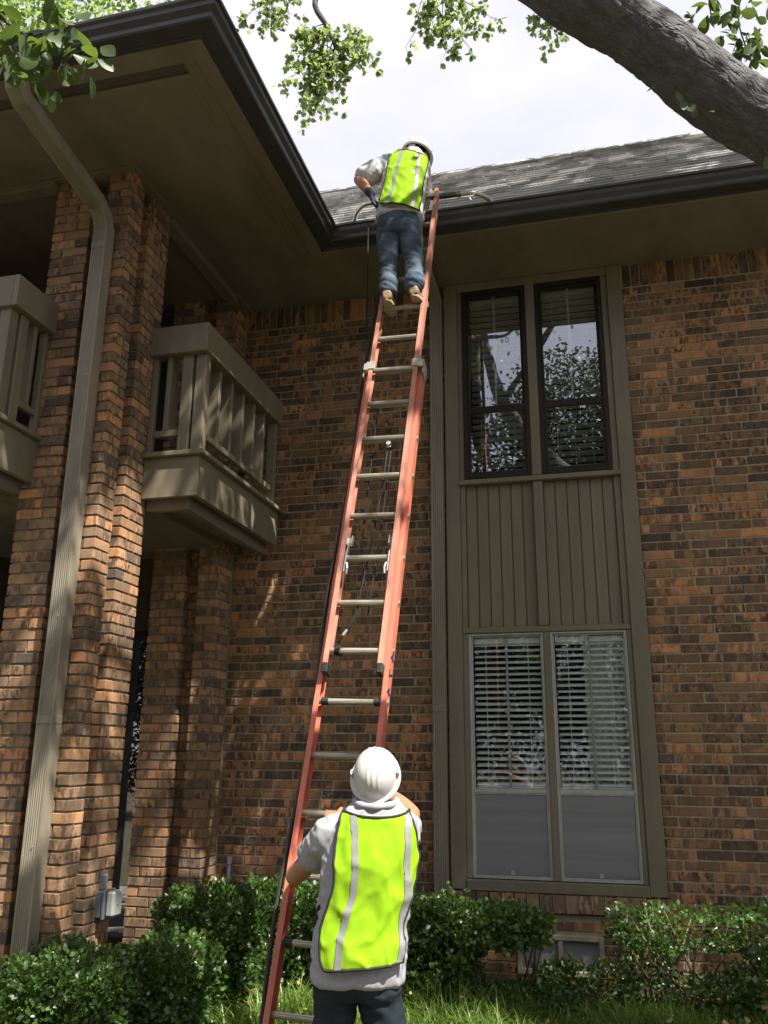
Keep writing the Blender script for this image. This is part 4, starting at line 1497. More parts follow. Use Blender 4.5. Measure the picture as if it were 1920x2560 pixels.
class Torso:
    """horizontal sections: z, centre x, centre y, half width, half depth, body frame rotation"""
    def __init__(self, rows, rot):
        self.rows = np.array(rows, float)
        self.rx = V((math.cos(rot), math.sin(rot), 0))
        self.ry = V((-math.sin(rot), math.cos(rot), 0))
        self.p = 2.35

    def at(self, z):
        r = self.rows
        o = [float(np.interp(z, r[:, 0], r[:, k])) for k in range(1, 5)]
        # soften the piecewise profile
        h = 0.03
        o2 = [float(np.interp(z + h, r[:, 0], r[:, k])) for k in range(1, 5)]
        o3 = [float(np.interp(z - h, r[:, 0], r[:, k])) for k in range(1, 5)]
        return [(a * 2 + b + c_) / 4 for a, b, c_ in zip(o, o2, o3)]

    def point(self, z, th, off=0.0):
        """th = 0 is the middle of the back, positive towards the right side"""
        cx, cy, a, b = self.at(z)
        s, c_ = math.sin(th), math.cos(th)
        x = math.copysign(abs(s) ** (2 / self.p), s) * (a + off)
        y = -math.copysign(abs(c_) ** (2 / self.p), c_) * (b + off)
        return V((cx, cy, z)) + self.rx * x + self.ry * y

    def body(self, z0=None, z1=None, grow=0.0, n=26):
        r = self.rows
        zs = np.linspace(r[0, 0] if z0 is None else z0, r[-1, 0] if z1 is None else z1, n)
        mb = MB()
        secs = []
        for z in zs:
            cx, cy, a, b = self.at(z)
            secs.append((V((cx, cy, z)), self.rx * (a + grow), self.ry * (b + grow)))
        mb.loft(secs, 36, self.p, 1)
        return mb


def vest_panel(T, zt, zb_, left, right, off, seed, nz=60, nt=44, sag=None):
    """left(z), right(z): angles of the panel's edges; returns grid function + mesh"""
    fk = 0.5 if T.rows[0, 0] > 3 else 0.72

    def Q(z, th, v, extra=0.0):
        cr = ridge(V((th * 1.1 + z * 1.2, z * 1.5, 0)), (2.2, 4.5, 1), seed + 14)
        fold = 0.012 * max(0, cr) ** 3 + 0.0085 * ridge(V((th * .9, z * 1.0, 0)), (1.6, 5.0, 1), seed) + 0.011 * ridge(V((th * .5 + z * .35, z * 1.3, 0)), (3.0, 5.5, 1), seed + 5) * (0.25 + v) + 0.004 * mnoise.noise(V((th * 6 + seed, z * 14, 0))) + 0.006 * ridge(V((th * .6 - z * .5, z * .9, 0)), (5.0, 8.0, 1), seed + 8)
        flare = 0.012 * v * v
        return T.point(z, th, off + fold * fk + flare + extra)

    def P(u, v, extra=0.0):
        # v 0 top .. 1 bottom ; u 0 left .. 1 right
        z0 = zt(u); z1 = zb_(u)
        z = z0 + (z1 - z0) * v
        return Q(z, left(z) + (right(z) - left(z)) * u, v, extra)
    vs, fs = [], []
    for i in range(nz + 1):
        for j in range(nt + 1):
            vs.append(P(j / nt, i / nz))
    for i in range(nz):
        for j in range(nt):
            a = i * (nt + 1) + j
            fs.append((a, a + nt + 1, a + nt + 2, a + 1))
    mb = MB(); mb.add(vs, fs)
    return P, Q, mb


def helmet(parent, c, up, fwd, w, l_, h, mat='helmet', inner=None):
    """hard hat: ribbed dome with a rim and a short visor"""
    up = V(up).normalized(); fwd = (V(fwd) - up * V(fwd).dot(up)).normalized(); rt = fwd.cross(up)
    mb = MB()
    nt, nr = 128, 30
    vs = []
    for i in range(nr + 1):
        ph = (math.pi / 2) * i / nr
        for k in range(nt):
            t = 2 * math.pi * k / nt
            r = math.cos(ph) ** 0.70
            x, y, z = w * r * math.cos(t), l_ * r * math.sin(t), h * math.sin(ph)
            d = 0.0
            if z > h * 0.25:
                q = min(1, (z / h - .25) / .25)
                d = 0.0048 * q * (math.exp(-((abs(x) - .024) / .0042) ** 2) + .8 * math.exp(-(x / .0045) ** 2))
            p = V(c) + rt * x + fwd * y + up * (z + d)
            vs.append(p)
    fs = [(i * nt + k, i * nt + (k + 1) % nt, (i + 1) * nt + (k + 1) % nt, (i + 1) * nt + k) for i in range(nr) for k in range(nt)]
    # rim: out, down, in
    o = len(vs)
    for dr, dz in ((0.006, 0.000), (0.016, -0.006), (0.018, -0.011), (0.014, -0.016), (-0.004, -0.013), (-0.006, 0.010)):
        for k in range(nt):
            t = 2 * math.pi * k / nt
            s_ = math.sin(t)
            vis = 0.035 * max(0, s_) ** 3 if dr > 0 else 0
            vs.append(V(c) + rt * (w + dr) * math.cos(t) + fwd * ((l_ + dr) * s_ + vis) + up * (dz - 0.25 * vis))
    prev = 0
    for r_ in range(6):
        cur = o + r_ * nt
        for k in range(nt):
            fs.append((prev + (k + 1) % nt, prev + k, cur + k, cur + (k + 1) % nt))
        prev = cur
    mb.add(vs, fs)
    hm = obj('helmet', mb, mat, parent, True)
    for sd in (-1, 1):
        obj('accessory_slot', MB().obox(V(c) + rt * sd * (w + .006) + up * .022, fwd, rt, up, .014, .006, .016, .003), mat, hm)
    return hm


def person(label, loc, T, body_parts, sleeves, jeans_parts, jean_mat, hel, vest_spec, boots, shirt_z0, seed, gloves=None, hair=None, collar=None, shirt_mat='shirt'):
    root = thing('person', label, 'person', loc)
    # skin: head, neck, arms, hands and the torso under the clothes, one continuous body
    inner = T.body(T.rows[0, 0] + .17, T.rows[-1, 0] - .0, -0.02, 18)
    me = fuse([inner] + body_parts, 0.0048, 5)
    obj('body', me, 'skin', root, True)
    # shirt
    sh = fuse([T.body(shirt_z0, None, 0.004, 26)] + sleeves, 0.0085, 8)

    def wr(p, n):
        k = 0.0055 * ridge(p, (7, 7, 11), seed) + 0.004 * ridge(V((p.x + p.z * .6, p.y, p.z)), (14, 12, 9), seed + 3) + 0.0015 * mnoise.noise(p * 40)
        return k * 1.9 + 0.006 * max(0, ridge(V((p.x + p.z, p.y, p.z * 1.4)), (6, 5, 7), seed + 11)) ** 3
    displace(sh, wr)
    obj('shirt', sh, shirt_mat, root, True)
    jn = fuse(jeans_parts, 0.0085, 7)

    def wr2(p, n):
        low = max(0, 1 - (p.z - loc[2]) / .35)
        return 0.008 * ridge(p, (6, 6, 13), seed + 9) + (0.006 + .006 * low) * ridge(V((p.x, p.y, p.z + p.x * .5)), (8, 8, 21), seed + 2) + 0.0015 * mnoise.noise(p * 35)
    displace(jn, wr2)
    obj('jeans', jn, jean_mat, root, True)
    # vest: back panel, binding, two silver tapes
    P, Q, vm = vest_panel(T, *vest_spec['edges'], vest_spec['off'], seed)
    vo = obj('vest', vm, 'vest', root, True)
    sol = vo.modifiers.new('thickness', 'SOLIDIFY'); sol.thickness = 0.003; sol.offset = 1
    bd = MB()
    loop = [P(0, t, .002) for t in np.linspace(0, 1, 50)] + [P(t, 1, .002) for t in np.linspace(0, 1, 40)[1:]] + [P(1, t, .002) for t in np.linspace(1, 0, 50)[1:]]
    bd.tube(loop, 0.0062, 6)
    bd.tube([P(t, 0, .002) for t in np.linspace(0, 1, 30)], 0.0062, 6)
    obj('binding', bd, 'trim_black', vo, True)
    for zo, wd_, uu in vest_spec['tapes']:
        sm = MB()
        vs, fs = [], []
        n = 70
        zt_, zb2 = vest_spec['edges'][0](uu), vest_spec['edges'][1](uu)
        for i in range(n + 1):
            v = i / n
            z = zt_ + (zb2 - zt_) * v
            o_ = float(np.interp(z, [q[0] for q in zo], [q[1] for q in zo]))
            for j in range(4):
                vs.append(Q(z, ang(T, o_ + wd_ * (j / 3 - .5), z), v, .0066))
        for i in range(n):
            for j in range(3):
                a = i * 4 + j
                fs.append((a, a + 4, a + 5, a + 1))
        sm.add(vs, fs)
        obj('reflective_tape', sm, 'stripe', vo, True)
    # front half of the vest, wrapping the chest
    fm = MB(); vs, fs = [], []
    zt_, zb2 = vest_spec['front']
    for i in range(31):
        for j in range(25):
            z = zt_ + (zb2 - zt_) * i / 30
            th = 1.9 + (2 * math.pi - 3.8) * j / 24
            vs.append(T.point(z, th, .016 + .004 * ridge(V((th, z, 0)), (2, 7, 1), seed + 20)))
    for i in range(30):
        for j in range(24):
            a = i * 25 + j
            fs.append((a, a + 25, a + 26, a + 1))
    fm.add(vs, fs)
    obj('vest_front', fm, 'vest', root, True)
    for zs, th0, th1 in vest_spec['straps']:
        stp = MB().tube([T.point(zs[0] + (zs[1] - zs[0]) * t, th0 + (th1 - th0) * t, .016) for t in np.linspace(0, 1, 10)], .011, 8)
        obj('side_strap', stp, 'trim_black', vo, True)
    if collar:
        obj('collar', collar, 'shirt', root, True)
    helmet(root, *hel)
    for bt, sole in boots:
        b_ = obj('boot', fuse([bt], 0.006, 4), 'boot', root, True)
        obj('sole', sole, 'sole', b_, False)
    if gloves:
        obj('glove', fuse(gloves, 0.005, 3), 'glove', root, True)
    if hair:
        obj('hair', fuse(hair, 0.006, 4), 'hair', root, True)
    return root


def head_parts(c, up, fwd, s=1.0):
    """head with jaw, nose, brow, eyes sockets and ears"""
    up = V(up).normalized(); fwd = (V(fwd) - up * V(fwd).dot(up)).normalized(); rt = fwd.cross(up)
    c = V(c)
    Q = lambda x, y, z: c + rt * x * s + fwd * y * s + up * z * s
    h = MB()
    secs = []
    for z, a, b, y in ((-.115, .030, .030, .055), (-.105, .048, .052, .040), (-.07, .060, .078, .018), (-.03, .068, .090, .006), (.02, .074, .097, 0), (.06, .072, .095, -.004), (.09, .058, .078, -.006), (.112, .028, .04, -.006)):
        secs.append((Q(0, y, z), rt * a * s, fwd * b * s))
    h.loft(secs, 28, 2.15, 3)
    out = [h]
    out.append(MB().limb([(Q(0, .088, .025), .009 * s), (Q(0, .102, -.005), .012 * s), (Q(0, .104, -.02), .014 * s)], 10, 3))
    out.append(MB().limb([(Q(-.028, .088, -.055), .007 * s), (Q(0, .097, -.054), .009 * s), (Q(.028, .088, -.055), .007 * s)], 10, 3))
    out.append(MB().limb([(Q(-.045, .080, .038), .010 * s), (Q(0, .092, .036), .011 * s), (Q(.045, .080, .038), .010 * s)], 10, 3))
    for sd in (-1, 1):
        out.append(MB().limb([(Q(sd * .074, -.008, .025), .014 * s), (Q(sd * .081, -.014, .005), .014 * s), (Q(sd * .075, -.004, -.022), .010 * s)], 10, 3))
        out.append(MB().limb([(Q(sd * .031, .078, .014), .012 * s), (Q(sd * .033, .079, .0135), .012 * s)], 8, 2))
    return out


def boot_mb(heel, d, L_=0.27, up=V((0, 0, 1))):
    d = V(d).normalized(); heel = V(heel)
    sd = d.cross(up).normalized(); u = sd.cross(d)
    m_ = MB()
    m_.loft([(heel - d * .012 + u * .045, sd * .028, u * .035), (heel + d * .01 + u * .055, sd * .036, u * .050), (heel + d * .07 + u * .060, sd * .038, u * .055), (heel + d * .14 + u * .045, sd * .043, u * .040), (heel + d * .20 + u * .036, sd * .047, u * .031), (heel + d * .25 + u * .030, sd * .040, u * .026), (heel + d * L_ + u * .028, sd * .022, u * .018)], 18, 2.4, 3)
    m_2 = MB().limb([(heel + d * .045 + u * .07, .042), (heel + d * .04 + u * .16, .046)], 14, 3)
    m_.add(m_2.v, m_2.f)
    s_ = MB()
    prof = []
    for k in range(24):
        t = 2 * math.pi * k / 24
        y = math.cos(t); x = math.sin(t)
        wd = 0.040 + 0.009 * (y > 0) * math.sin(max(0, y) * math.pi * .75)
        prof.append((x * wd, (L_ / 2 + .006) * math.copysign(abs(y) ** .8, y)))
    s_.prism(prof, heel + d * (L_ / 2 - .006), heel + d * (L_ / 2 - .006) + u * .022, sd, d)
    return m_, s_


# ---- person on the ground, back to the camera, holding the ladder
rot1 = 0.20
T1_ = Torso([
    (0.60, 2.142, -3.215, 0.190, 0.135), (0.70, 2.143, -3.215, 0.194, 0.140), (0.80, 2.150, -3.212, 0.190, 0.140), (0.92, 2.158, -3.205, 0.184, 0.132),
    (1.05, 2.174, -3.200, 0.190, 0.132), (1.18, 2.188, -3.200, 0.196, 0.130), (1.27, 2.196, -3.195, 0.196, 0.118), (1.34, 2.207, -3.190, 0.186, 0.100), (1.385, 2.210, -3.185, 0.140, 0.088), (1.42, 2.215, -3.180, 0.085, 0.076)], rot1)
RX, RY = T1_.rx, T1_.ry
shL, shR = V((2.022, -3.215, 1.278)), V((2.325, -3.110, 1.295))
elL, elR = V((1.775, -3.020, 1.085)), V((2.312, -2.900, 1.365))
rungD = lp(3 * KR)
hL = lp(3 * KR, -0.015, 0.0)
wrL = hL + V((0.015, -0.105, -0.015))
hR = lp(3.62 * KR, 0.196, 0.0)
wrR = hR + V((0.055, -0.085, -0.045))
hands = []
hand_grip(hands, wrL, hL, LL, V((0, -1, 0.35)), 0.018, 1)
hand_grip(hands, wrR, hR, LU, V((0.75, -0.65, 0)), 0.030, -1)
hc = V((2.200, -3.140, 1.530))
hup = V((0.10, -0.78, 0.62)); hfw = V((-0.12, 0.60, 0.78))
arms = [
    MB().limb([(shL, .062), ((shL * .5 + elL * .5), .054), (elL, .045)], 16, 5), MB().limb([(elL, .047), (elL * .65 + wrL * .35, .046), (elL * .25 + wrL * .75, .033), (wrL, .027)], 16, 5),
    MB().limb([(shR, .062), ((shR * .5 + elR * .5), .054), (elR, .046)], 16, 5), MB().limb([(elR, .047), (elR * .65 + wrR * .35, .046), (elR * .25 + wrR * .75, .033), (wrR, .027)], 16, 5),
]
neck = MB().limb([(V((2.212, -3.185, 1.33)), .066), (V((2.215, -3.185, 1.40)), .060), (hc + V((0, -.01, -.03)), .058)], 16, 4)
parts1 = arms + hands + [neck] + head_parts(hc, hup, hfw)
slv = [
    MB().limb([(V((2.10, -3.20, 1.300)), .072), (shL + V((-.010, 0, 0)), .083), (shL * .74 + elL * .26, .080), (shL * .57 + elL * .43, .077)], 18, 5),
    MB().limb([(V((2.32, -3.17, 1.325)), .075), (shR, .070), (shR * .68 + elR * .32, .066)], 18, 5),
]
slv.append(MB().limb([(V((2.09, -3.19, 1.328)), .045), (V((2.21, -3.18, 1.375)), .066), (V((2.31, -3.155, 1.345)), .050)], 16, 5))
kn1 = lambda x, y, z: V((x, y, z))
jp1 = [MB().loft([(V((2.146, -3.205, .635)), RX * .184, RY * .118), (V((2.146, -3.21, .70)), RX * .188, RY * .134), (V((2.146, -3.21, .82)), RX * .180, RY * .124)], 30, 2.4, 4)]
for sd, fx in ((-1, 2.00), (1, 2.31)):
    hip = V((2.146, -3.205, .60)) + RX * sd * .100
    ft = V((fx, -3.12 + .04 * sd, .05))
    k_ = (hip + ft) / 2 + V((.0, .035, 0))
    jp1.append(MB().limb([(hip + V((0, 0, .06)) - RX * sd * .010, .092), (hip, .088), (k_, .074), (ft * .8 + hip * .2, .072), (ft, .068)], 20, 5))


def ang(T, px_off, z):
    """angle on the back whose sideways offset (m) from the section centre is px_off"""
    a = T.at(z)[2]
    q = max(-0.999, min(0.999, px_off / (a + .012)))
    return math.asin(math.copysign(abs(q) ** (T.p / 2), q))


Lz = [(0.70, -.118), (0.76, -.126), (0.84, -.136), (0.93, -.140), (1.00, -.135), (1.06, -.124), (1.10, -.121), (1.16, -.124), (1.25, -.138), (1.33, -.138), (1.38, -.126), (1.41, -.118)]
Rz = [(0.70, .150), (0.78, .164), (0.95, .166), (1.05, .180), (1.12, .194), (1.20, .196), (1.27, .190), (1.33, .165), (1.38, .14), (1.41, .125)]
fL = lambda z: ang(T1_, float(np.interp(z, [q[0] for q in Lz], [q[1] for q in Lz])), z)
fR = lambda z: ang(T1_, float(np.interp(z, [q[0] for q in Rz], [q[1] for q in Rz])), z)
top1 = lambda u: 1.402 - 0.030 * math.sin(math.pi * u)
bot1 = lambda u: 0.765 + 0.035 * u + 0.045 * max(0, 1 - u / .09) ** 2
vest1 = dict(edges=(top1, bot1, fL, fR), off=0.021, tapes=[([(.77, -.062), (.90, -.062), (1.0, -.048), (1.07, -.038), (1.17, -.040), (1.25, -.055), (1.38, -.078)], .025, .25), ([(.77, .155), (.9, .160), (1.0, .158), (1.07, .163), (1.15, .158), (1.25, .152), (1.38, .130)], .023, .85)], front=(1.30, .80), straps=[((1.0, .93), -1.15, -1.75), ((.96, .9), -1.2, -1.8)])
col1 = MB()
pts = []
for k in range(33):
    a = math.radians(-200 + 400 * k / 32) * .5
    pts.append(V((2.214, -3.185, 1.428)) + RX * .094 * math.sin(a * 1.0) * 1.0 + RY * -.094 * math.cos(a) + V((0, 0, -.022 * math.cos(a) + .010)))
col1.tube(pts, [.0155 + .0015 * math.sin(k * .9) for k in range(33)], 10)
bts1 = [boot_mb((2.00, -3.24, -.06), (-.15, 1, 0)), boot_mb((2.31, -3.16, -.06), (.1, 1, 0))]
hat1 = (hc + hup.normalized() * .030 + hfw.normalized() * -.004, hup, hfw, 0.101, 0.128, 0.118)
hair1 = [MB().loft([(hc - hup.normalized() * .085 - hfw.normalized() * .012, V((.060, 0, 0)), hfw.normalized() * .065), (hc - hup.normalized() * .03 - hfw.normalized() * .012, V((.077, 0, 0)), hfw.normalized() * .092), (hc + hup.normalized() * .05 - hfw.normalized() * .012, V((.076, 0, 0)), hfw.normalized() * .092)], 24, 2.2, 3)]
person('person in white hard hat and lime vest standing on the grass holding the ladder', (2.15, -3.2, -0.07), T1_, parts1, slv, jp1, 'jeans_dark', hat1, vest1, bts1, 0.70, 1.3, None, hair1, col1)

# ---- person near the top of the ladder, leaning over the roof edge
FEET = 4.846
rot2 = 0.10
T2_ = Torso([
    (5.56, 1.930, -1.560, 0.186, 0.156), (5.66, 1.930, -1.555, 0.180, 0.148), (5.78, 1.940, -1.540, 0.160, 0.122), (5.92, 1.952, -1.522, 0.160, 0.118),
    (6.06, 1.965, -1.500, 0.172, 0.118), (6.18, 1.975, -1.475, 0.180, 0.112), (6.27, 1.970, -1.450, 0.152, 0.098), (6.33, 1.970, -1.425, 0.115, 0.078), (6.37, 1.982, -1.40, 0.06, 0.06)], rot2)
RX2, RY2 = T2_.rx, T2_.ry
sL, sR = V((1.825, -1.475, 6.235)), V((2.055, -1.395, 6.140))
eL, eR = V((1.600, -1.560, 6.075)), V((2.065, -1.210, 6.03))
wL2 = V((1.715, -1.610, 5.885))
wR2 = V((2.000, -1.060, 6.03))
h2 = []
hc2 = V((2.025, -1.335, 6.385))
hup2 = V((.16, .10, .97)); hfw2 = V((0.1, .97, -.12))
gl = []
hand_open(gl, wL2 + V((0, 0, -.002)), V((.25, .10, -.9)), V((.1, .95, .1)), V((1, .1, 0.1)))
hr = []
hand_open(hr, wR2, V((-.2, .9, -.15)), V((-.9, -.2, 0)), V((0, 0, -1)))
arm2 = [
    MB().limb([(sL, .058), (sL * .5 + eL * .5, .052), (eL, .044)], 16, 5), MB().limb([(eL, .045), (eL * .6 + wL2 * .4, .043), (wL2, .028)], 16, 5),
    MB().limb([(sR, .058), (sR * .5 + eR * .5, .052), (eR, .044)], 16, 5), MB().limb([(eR, .045), (eR * .6 + wR2 * .4, .043), (wR2, .028)], 16, 5),
]
neck2 = MB().limb([(V((1.985, -1.42, 6.29)), .064), (hc2 + V((0, -.02, -.04)), .056)], 16, 4)
hl = []
hand_open(hl, wL2, V((.25, .10, -.9)), V((.1, .95, .1)), V((1, .1, 0.1)))
parts2 = arm2 + hl + hr + [neck2] + head_parts(hc2, hup2, hfw2)
gl2 = []
for m_ in gl:
    q = MB(); q.add([V(v) + (V(v) - (wL2 + V((.02, .01, -.08)))).normalized() * .003 for v in m_.v], m_.f); gl2.append(q)
gl2.append(MB().limb([(wL2 * .8 + eL * .2, .036), (wL2, .033)], 14, 3))
slv2 = [
    MB().limb([(V((1.90, -1.46, 6.25)), .072), (sL, .078), (sL * .55 + eL * .45, .078), (sL * .22 + eL * .78, .075)], 18, 5),
    MB().limb([(V((2.05, -1.44, 6.25)), .072), (sR, .078), (sR * .4 + eR * .6, .074)], 18, 5),
    MB().limb([(V((1.86, -1.45, 6.265)), .05), (V((1.98, -1.42, 6.30)), .056), (V((2.07, -1.41, 6.21)), .046)], 16, 4)]
jp2 = [MB().loft([(V((1.935, -1.565, 5.48)), RX2 * .160, RY2 * .125), (V((1.935, -1.562, 5.58)), RX2 * .172, RY2 * .138), (V((1.937, -1.552, 5.68)), RX2 * .160, RY2 * .122), (V((1.938, -1.545, 5.74)), RX2 * .156, RY2 * .116)], 30, 2.4, 4)]
for sd, hx, hy in ((-1, 1.893, -1.745), (1, 2.090, -1.745)):
    hip = V((1.935, -1.565, 5.52)) + RX2 * sd * .085
    ank = V((hx, hy + .005, FEET + .075))
    k_ = hip * .5 + ank * .5 + V((0, .02, 0)) + RX2 * sd * .006
    jp2.append(MB().limb([(hip + V((0, 0, .05)), .083), (hip + V((0, -.008, -.02)), .088), (hip * .72 + ank * .28, .077), (k_, .065), (hip * .22 + ank * .78, .060), (ank + V((0, .006, .075)), .064), (ank + V((0, 0, .030)), .063)], 20, 5))
Lz2 = [(5.5, -.115), (5.74, -.130), (5.95, -.122), (6.10, -.125), (6.25, -.125), (6.4, -.09)]
Rz2 = [(5.5, .150), (5.70, .152), (5.95, .152), (6.08, .166), (6.18, .166), (6.26, .140), (6.4, .09)]
fL2 = lambda z: ang(T2_, float(np.interp(z, [q[0] for q in Lz2], [q[1] for q in Lz2])), z)
fR2 = lambda z: ang(T2_, float(np.interp(z, [q[0] for q in Rz2], [q[1] for q in Rz2])), z)
vest2 = dict(edges=(lambda u: 6.318 - .012 * math.sin(math.pi * u) - .105 * max(0, u - .3) / .7, lambda u: 5.715 - .095 * u + .03 * max(0, 1 - u / .1) ** 2, fL2, fR2), off=0.015,
             tapes=[([(5.6, -.068), (6.0, -.045), (6.32, -.030)], .024, .3), ([(5.6, .105), (6.0, .110), (6.32, .088)], .022, .8)], front=(6.2, 5.68), straps=[((5.80, 5.92), -1.0, -1.9)])
hat2 = (hc2 + hup2.normalized() * .030, hup2, hfw2, 0.112, 0.136, 0.112)
hair2 = [MB().loft([(hc2 - hup2.normalized() * .085 - hfw2.normalized() * .014, V((.062, 0, 0)), hfw2.normalized() * .070), (hc2 - hup2.normalized() * .03 - hfw2.normalized() * .014, V((.080, 0, 0)), hfw2.normalized() * .098), (hc2 + hup2.normalized() * .03 - hfw2.normalized() * .012, V((.080, 0, 0)), hfw2.normalized() * .098)], 24, 2.2, 3)]
bts2 = [boot_mb((1.893, -1.785, FEET - .020), (-.08, 1, 0.06)), boot_mb((2.090, -1.785, FEET - .008), (.12, 1, 0.06))]
p2 = person('person in blue jeans and lime vest high on the ladder at the roof edge', (1.98, -1.66, FEET), T2_, parts2, slv2, jp2, 'jeans', hat2, vest2, bts2, 5.645, 7.7, gl2, hair2, None, 'shirt_glare')
hm_ = [c_ for c_ in p2.children if c_.name.startswith('helmet')][0]
obj('label_patch', MB().obox(hc2 - hfw2.normalized() * .128 + hup2.normalized() * -.012, V((1, 0, 0)), hfw2.normalized(), hup2.normalized(), .026, .003, .024, .002), 'sticker', hm_)


# ------------------------------------------------------------------ vegetation
def shrub(label, boxes, n, size, group, seed, stems, lean=0.0, hollow=0.55, mat='leaf_hedge', z0=0.0):
    """clipped shrub: leaves crowding the outside of rounded blocks, bare stems inside"""
    c0 = boxes[0][0]
    root = thing('shrub', label, 'shrub', (c0[0], c0[1], z0), group)
    pos = []
    vol = [b[1][0] * b[1][1] * b[1][2] for b in boxes]
    tot = sum(v ** (2 / 3) for v in vol)
    nd = []
    for (c, r), v in zip(boxes, vol):
        k = int(n * v ** (2 / 3) / tot)
        d = RNG.normal(size=(k, 3))
        d /= np.linalg.norm(d, axis=1, keepdims=True)
        rad = 1.0 - np.abs(RNG.normal(size=k)) * 0.16
        inner_ = RNG.random(k) < 0.25
        rad[inner_] = RNG.random(inner_.sum()) ** 0.5 * 0.9
        p = np.sign(d) * np.abs(d) ** 0.72
        p /= np.max(np.abs(p), axis=1, keepdims=True) ** 0.45
        lump = np.array([mnoise.noise(V(q * 2.6) + V((seed, 0, 0))) for q in p])
        fine_ = np.array([mnoise.noise(V(q * 7.0) + V((0, seed, 0))) for q in p])
        pp = p * (rad * (1 + 0.24 * lump + 0.13 * fine_))[:, None] * np.array(r) * 0.84 + np.array(c)
        keep = (fine_ + 0.6 * lump) > -hollow
        pos.append(pp[keep]); nd.append(d[keep])
    pos = np.concatenate(pos); nd = np.concatenate(nd)
    rs2 = random.Random(seed + 100)
    sp_p, sp_d, sp_tw = [], [], MB()
    for k in range(26):
        i = rs2.randrange(len(pos))
        d = (V(nd[i]) * .7 + V((rs2.gauss(0, .35), rs2.gauss(0, .35), .75 + rs2.gauss(0, .3)))).normalized()
        p0 = V(pos[i]); L1 = rs2.uniform(.05, .15)
        if p0.z < c0[2] - .05:
            continue
        sp_tw.tube([p0 - d * .08, p0 + d * L1], [.0025, .0012], 4)
        for j in range(9):
            sp_p.append(list(p0 + d * L1 * (j / 8))); sp_d.append(list((d * .6 + V((rs2.gauss(0, .8), rs2.gauss(0, .8), rs2.gauss(0, .5)))).normalized()))
    if sp_p:
        obj('shoots', leaves_mesh('shoots', np.array(sp_p), size * RNG.uniform(.7, 1.3, len(sp_p)), np.array(sp_d), .15, None, True, 1.05), 'leaf_shoot', root, False, 'stuff')
        obj('twigs', sp_tw, 'stem', root, False, 'stuff')
    ok = pos[:, 2] > z0 + 0.02
    pos, nd = pos[ok], nd[ok]
    sz = size * RNG.uniform(0.65, 1.25, len(pos))
    me = leaves_mesh('foliage', pos, sz, nd + np.array([0, 0, 0.35]), 0.75, nd * 0.8 + np.array([0, 0, .5]), True, 1.05)
    obj('foliage', me, mat, root, False, 'stuff')
    rr = random.Random(seed)
    for k in range(stems):
        c, r = boxes[rr.randrange(len(boxes))]
        a = V((c[0] + rr.uniform(-.5, .5) * r[0], c[1] + rr.uniform(-.4, .4) * r[1], z0 - .02))
        b = V((c[0] + rr.uniform(-.8, .8) * r[0], c[1] + rr.uniform(-.7, .7) * r[1], c[2] + rr.uniform(.0, .8) * r[2]))
        m_ = (a + b) / 2 + V((rr.uniform(-.06, .06), rr.uniform(-.06, .06), .05))
        obj('stem', MB().tube([a, m_, b], [.010, .008, .004], 6), 'stem', root, True)
    return root


HG = 'clipped shrubs in front of the brick wall'
shrub('dense clipped shrub at the foot of the near brick column and downspout', [((0.27, -2.42, 0.25), (0.46, 0.36, 0.38)), ((0.62, -2.02, 0.30), (0.26, 0.36, 0.34)), ((0.60, -1.62, 0.24), (0.24, 0.28, 0.27))], 27000, 0.033, HG, 3, 12, hollow=0.55)
shrub('bushy rounded shrub between the electrical box and the ladder', [((0.55, -1.15, 0.42), (0.46, 0.36, 0.40)), ((0.98, -0.88, 0.47), (0.46, 0.32, 0.37))], 18000, 0.036, HG, 5, 12, hollow=0.5)
shrub('leafy shrub behind the ladder foot and the standing person', [((1.55, -0.85, 0.40), (0.40, 0.34, 0.40)), ((1.95, -0.80, 0.38), (0.36, 0.32, 0.38))], 12000, 0.036, HG, 9, 10)
shrub('dark shrub with overhanging top in front of the downspout and window sill', [((2.28, -0.85, 0.55), (0.52, 0.28, 0.17)), ((2.60, -0.80, 0.53), (0.26, 0.20, 0.11)), ((2.08, -0.85, 0.28), (0.30, 0.26, 0.26))], 8000, 0.038, HG, 13, 14, hollow=0.32)
shrub('low straggly shrub growing up in front of the crawl vent', [((3.02, -0.66, 0.13), (0.42, 0.24, 0.20)), ((2.7, -0.85, 0.08), (0.4, 0.25, 0.14))], 3800, 0.036, HG, 17, 8, hollow=0.3)
shrub('thin twiggy shrub beneath the brick to the right of the window', [((3.60, -0.72, 0.57), (0.50, 0.28, 0.15)), ((3.42, -0.70, 0.36), (0.20, 0.22, 0.20)), ((3.85, -.7, .16), (.40, .28, .16))], 4600, 0.037, HG, 21, 22, hollow=0.16)
shrub('straggly shrub at the right end of the hedge under plain brick', [((4.42, -0.72, 0.57), (0.50, 0.30, 0.19)), ((4.30, -0.70, 0.22), (0.42, 0.28, 0.20))], 5200, 0.038, HG, 25, 20, hollow=0.2)

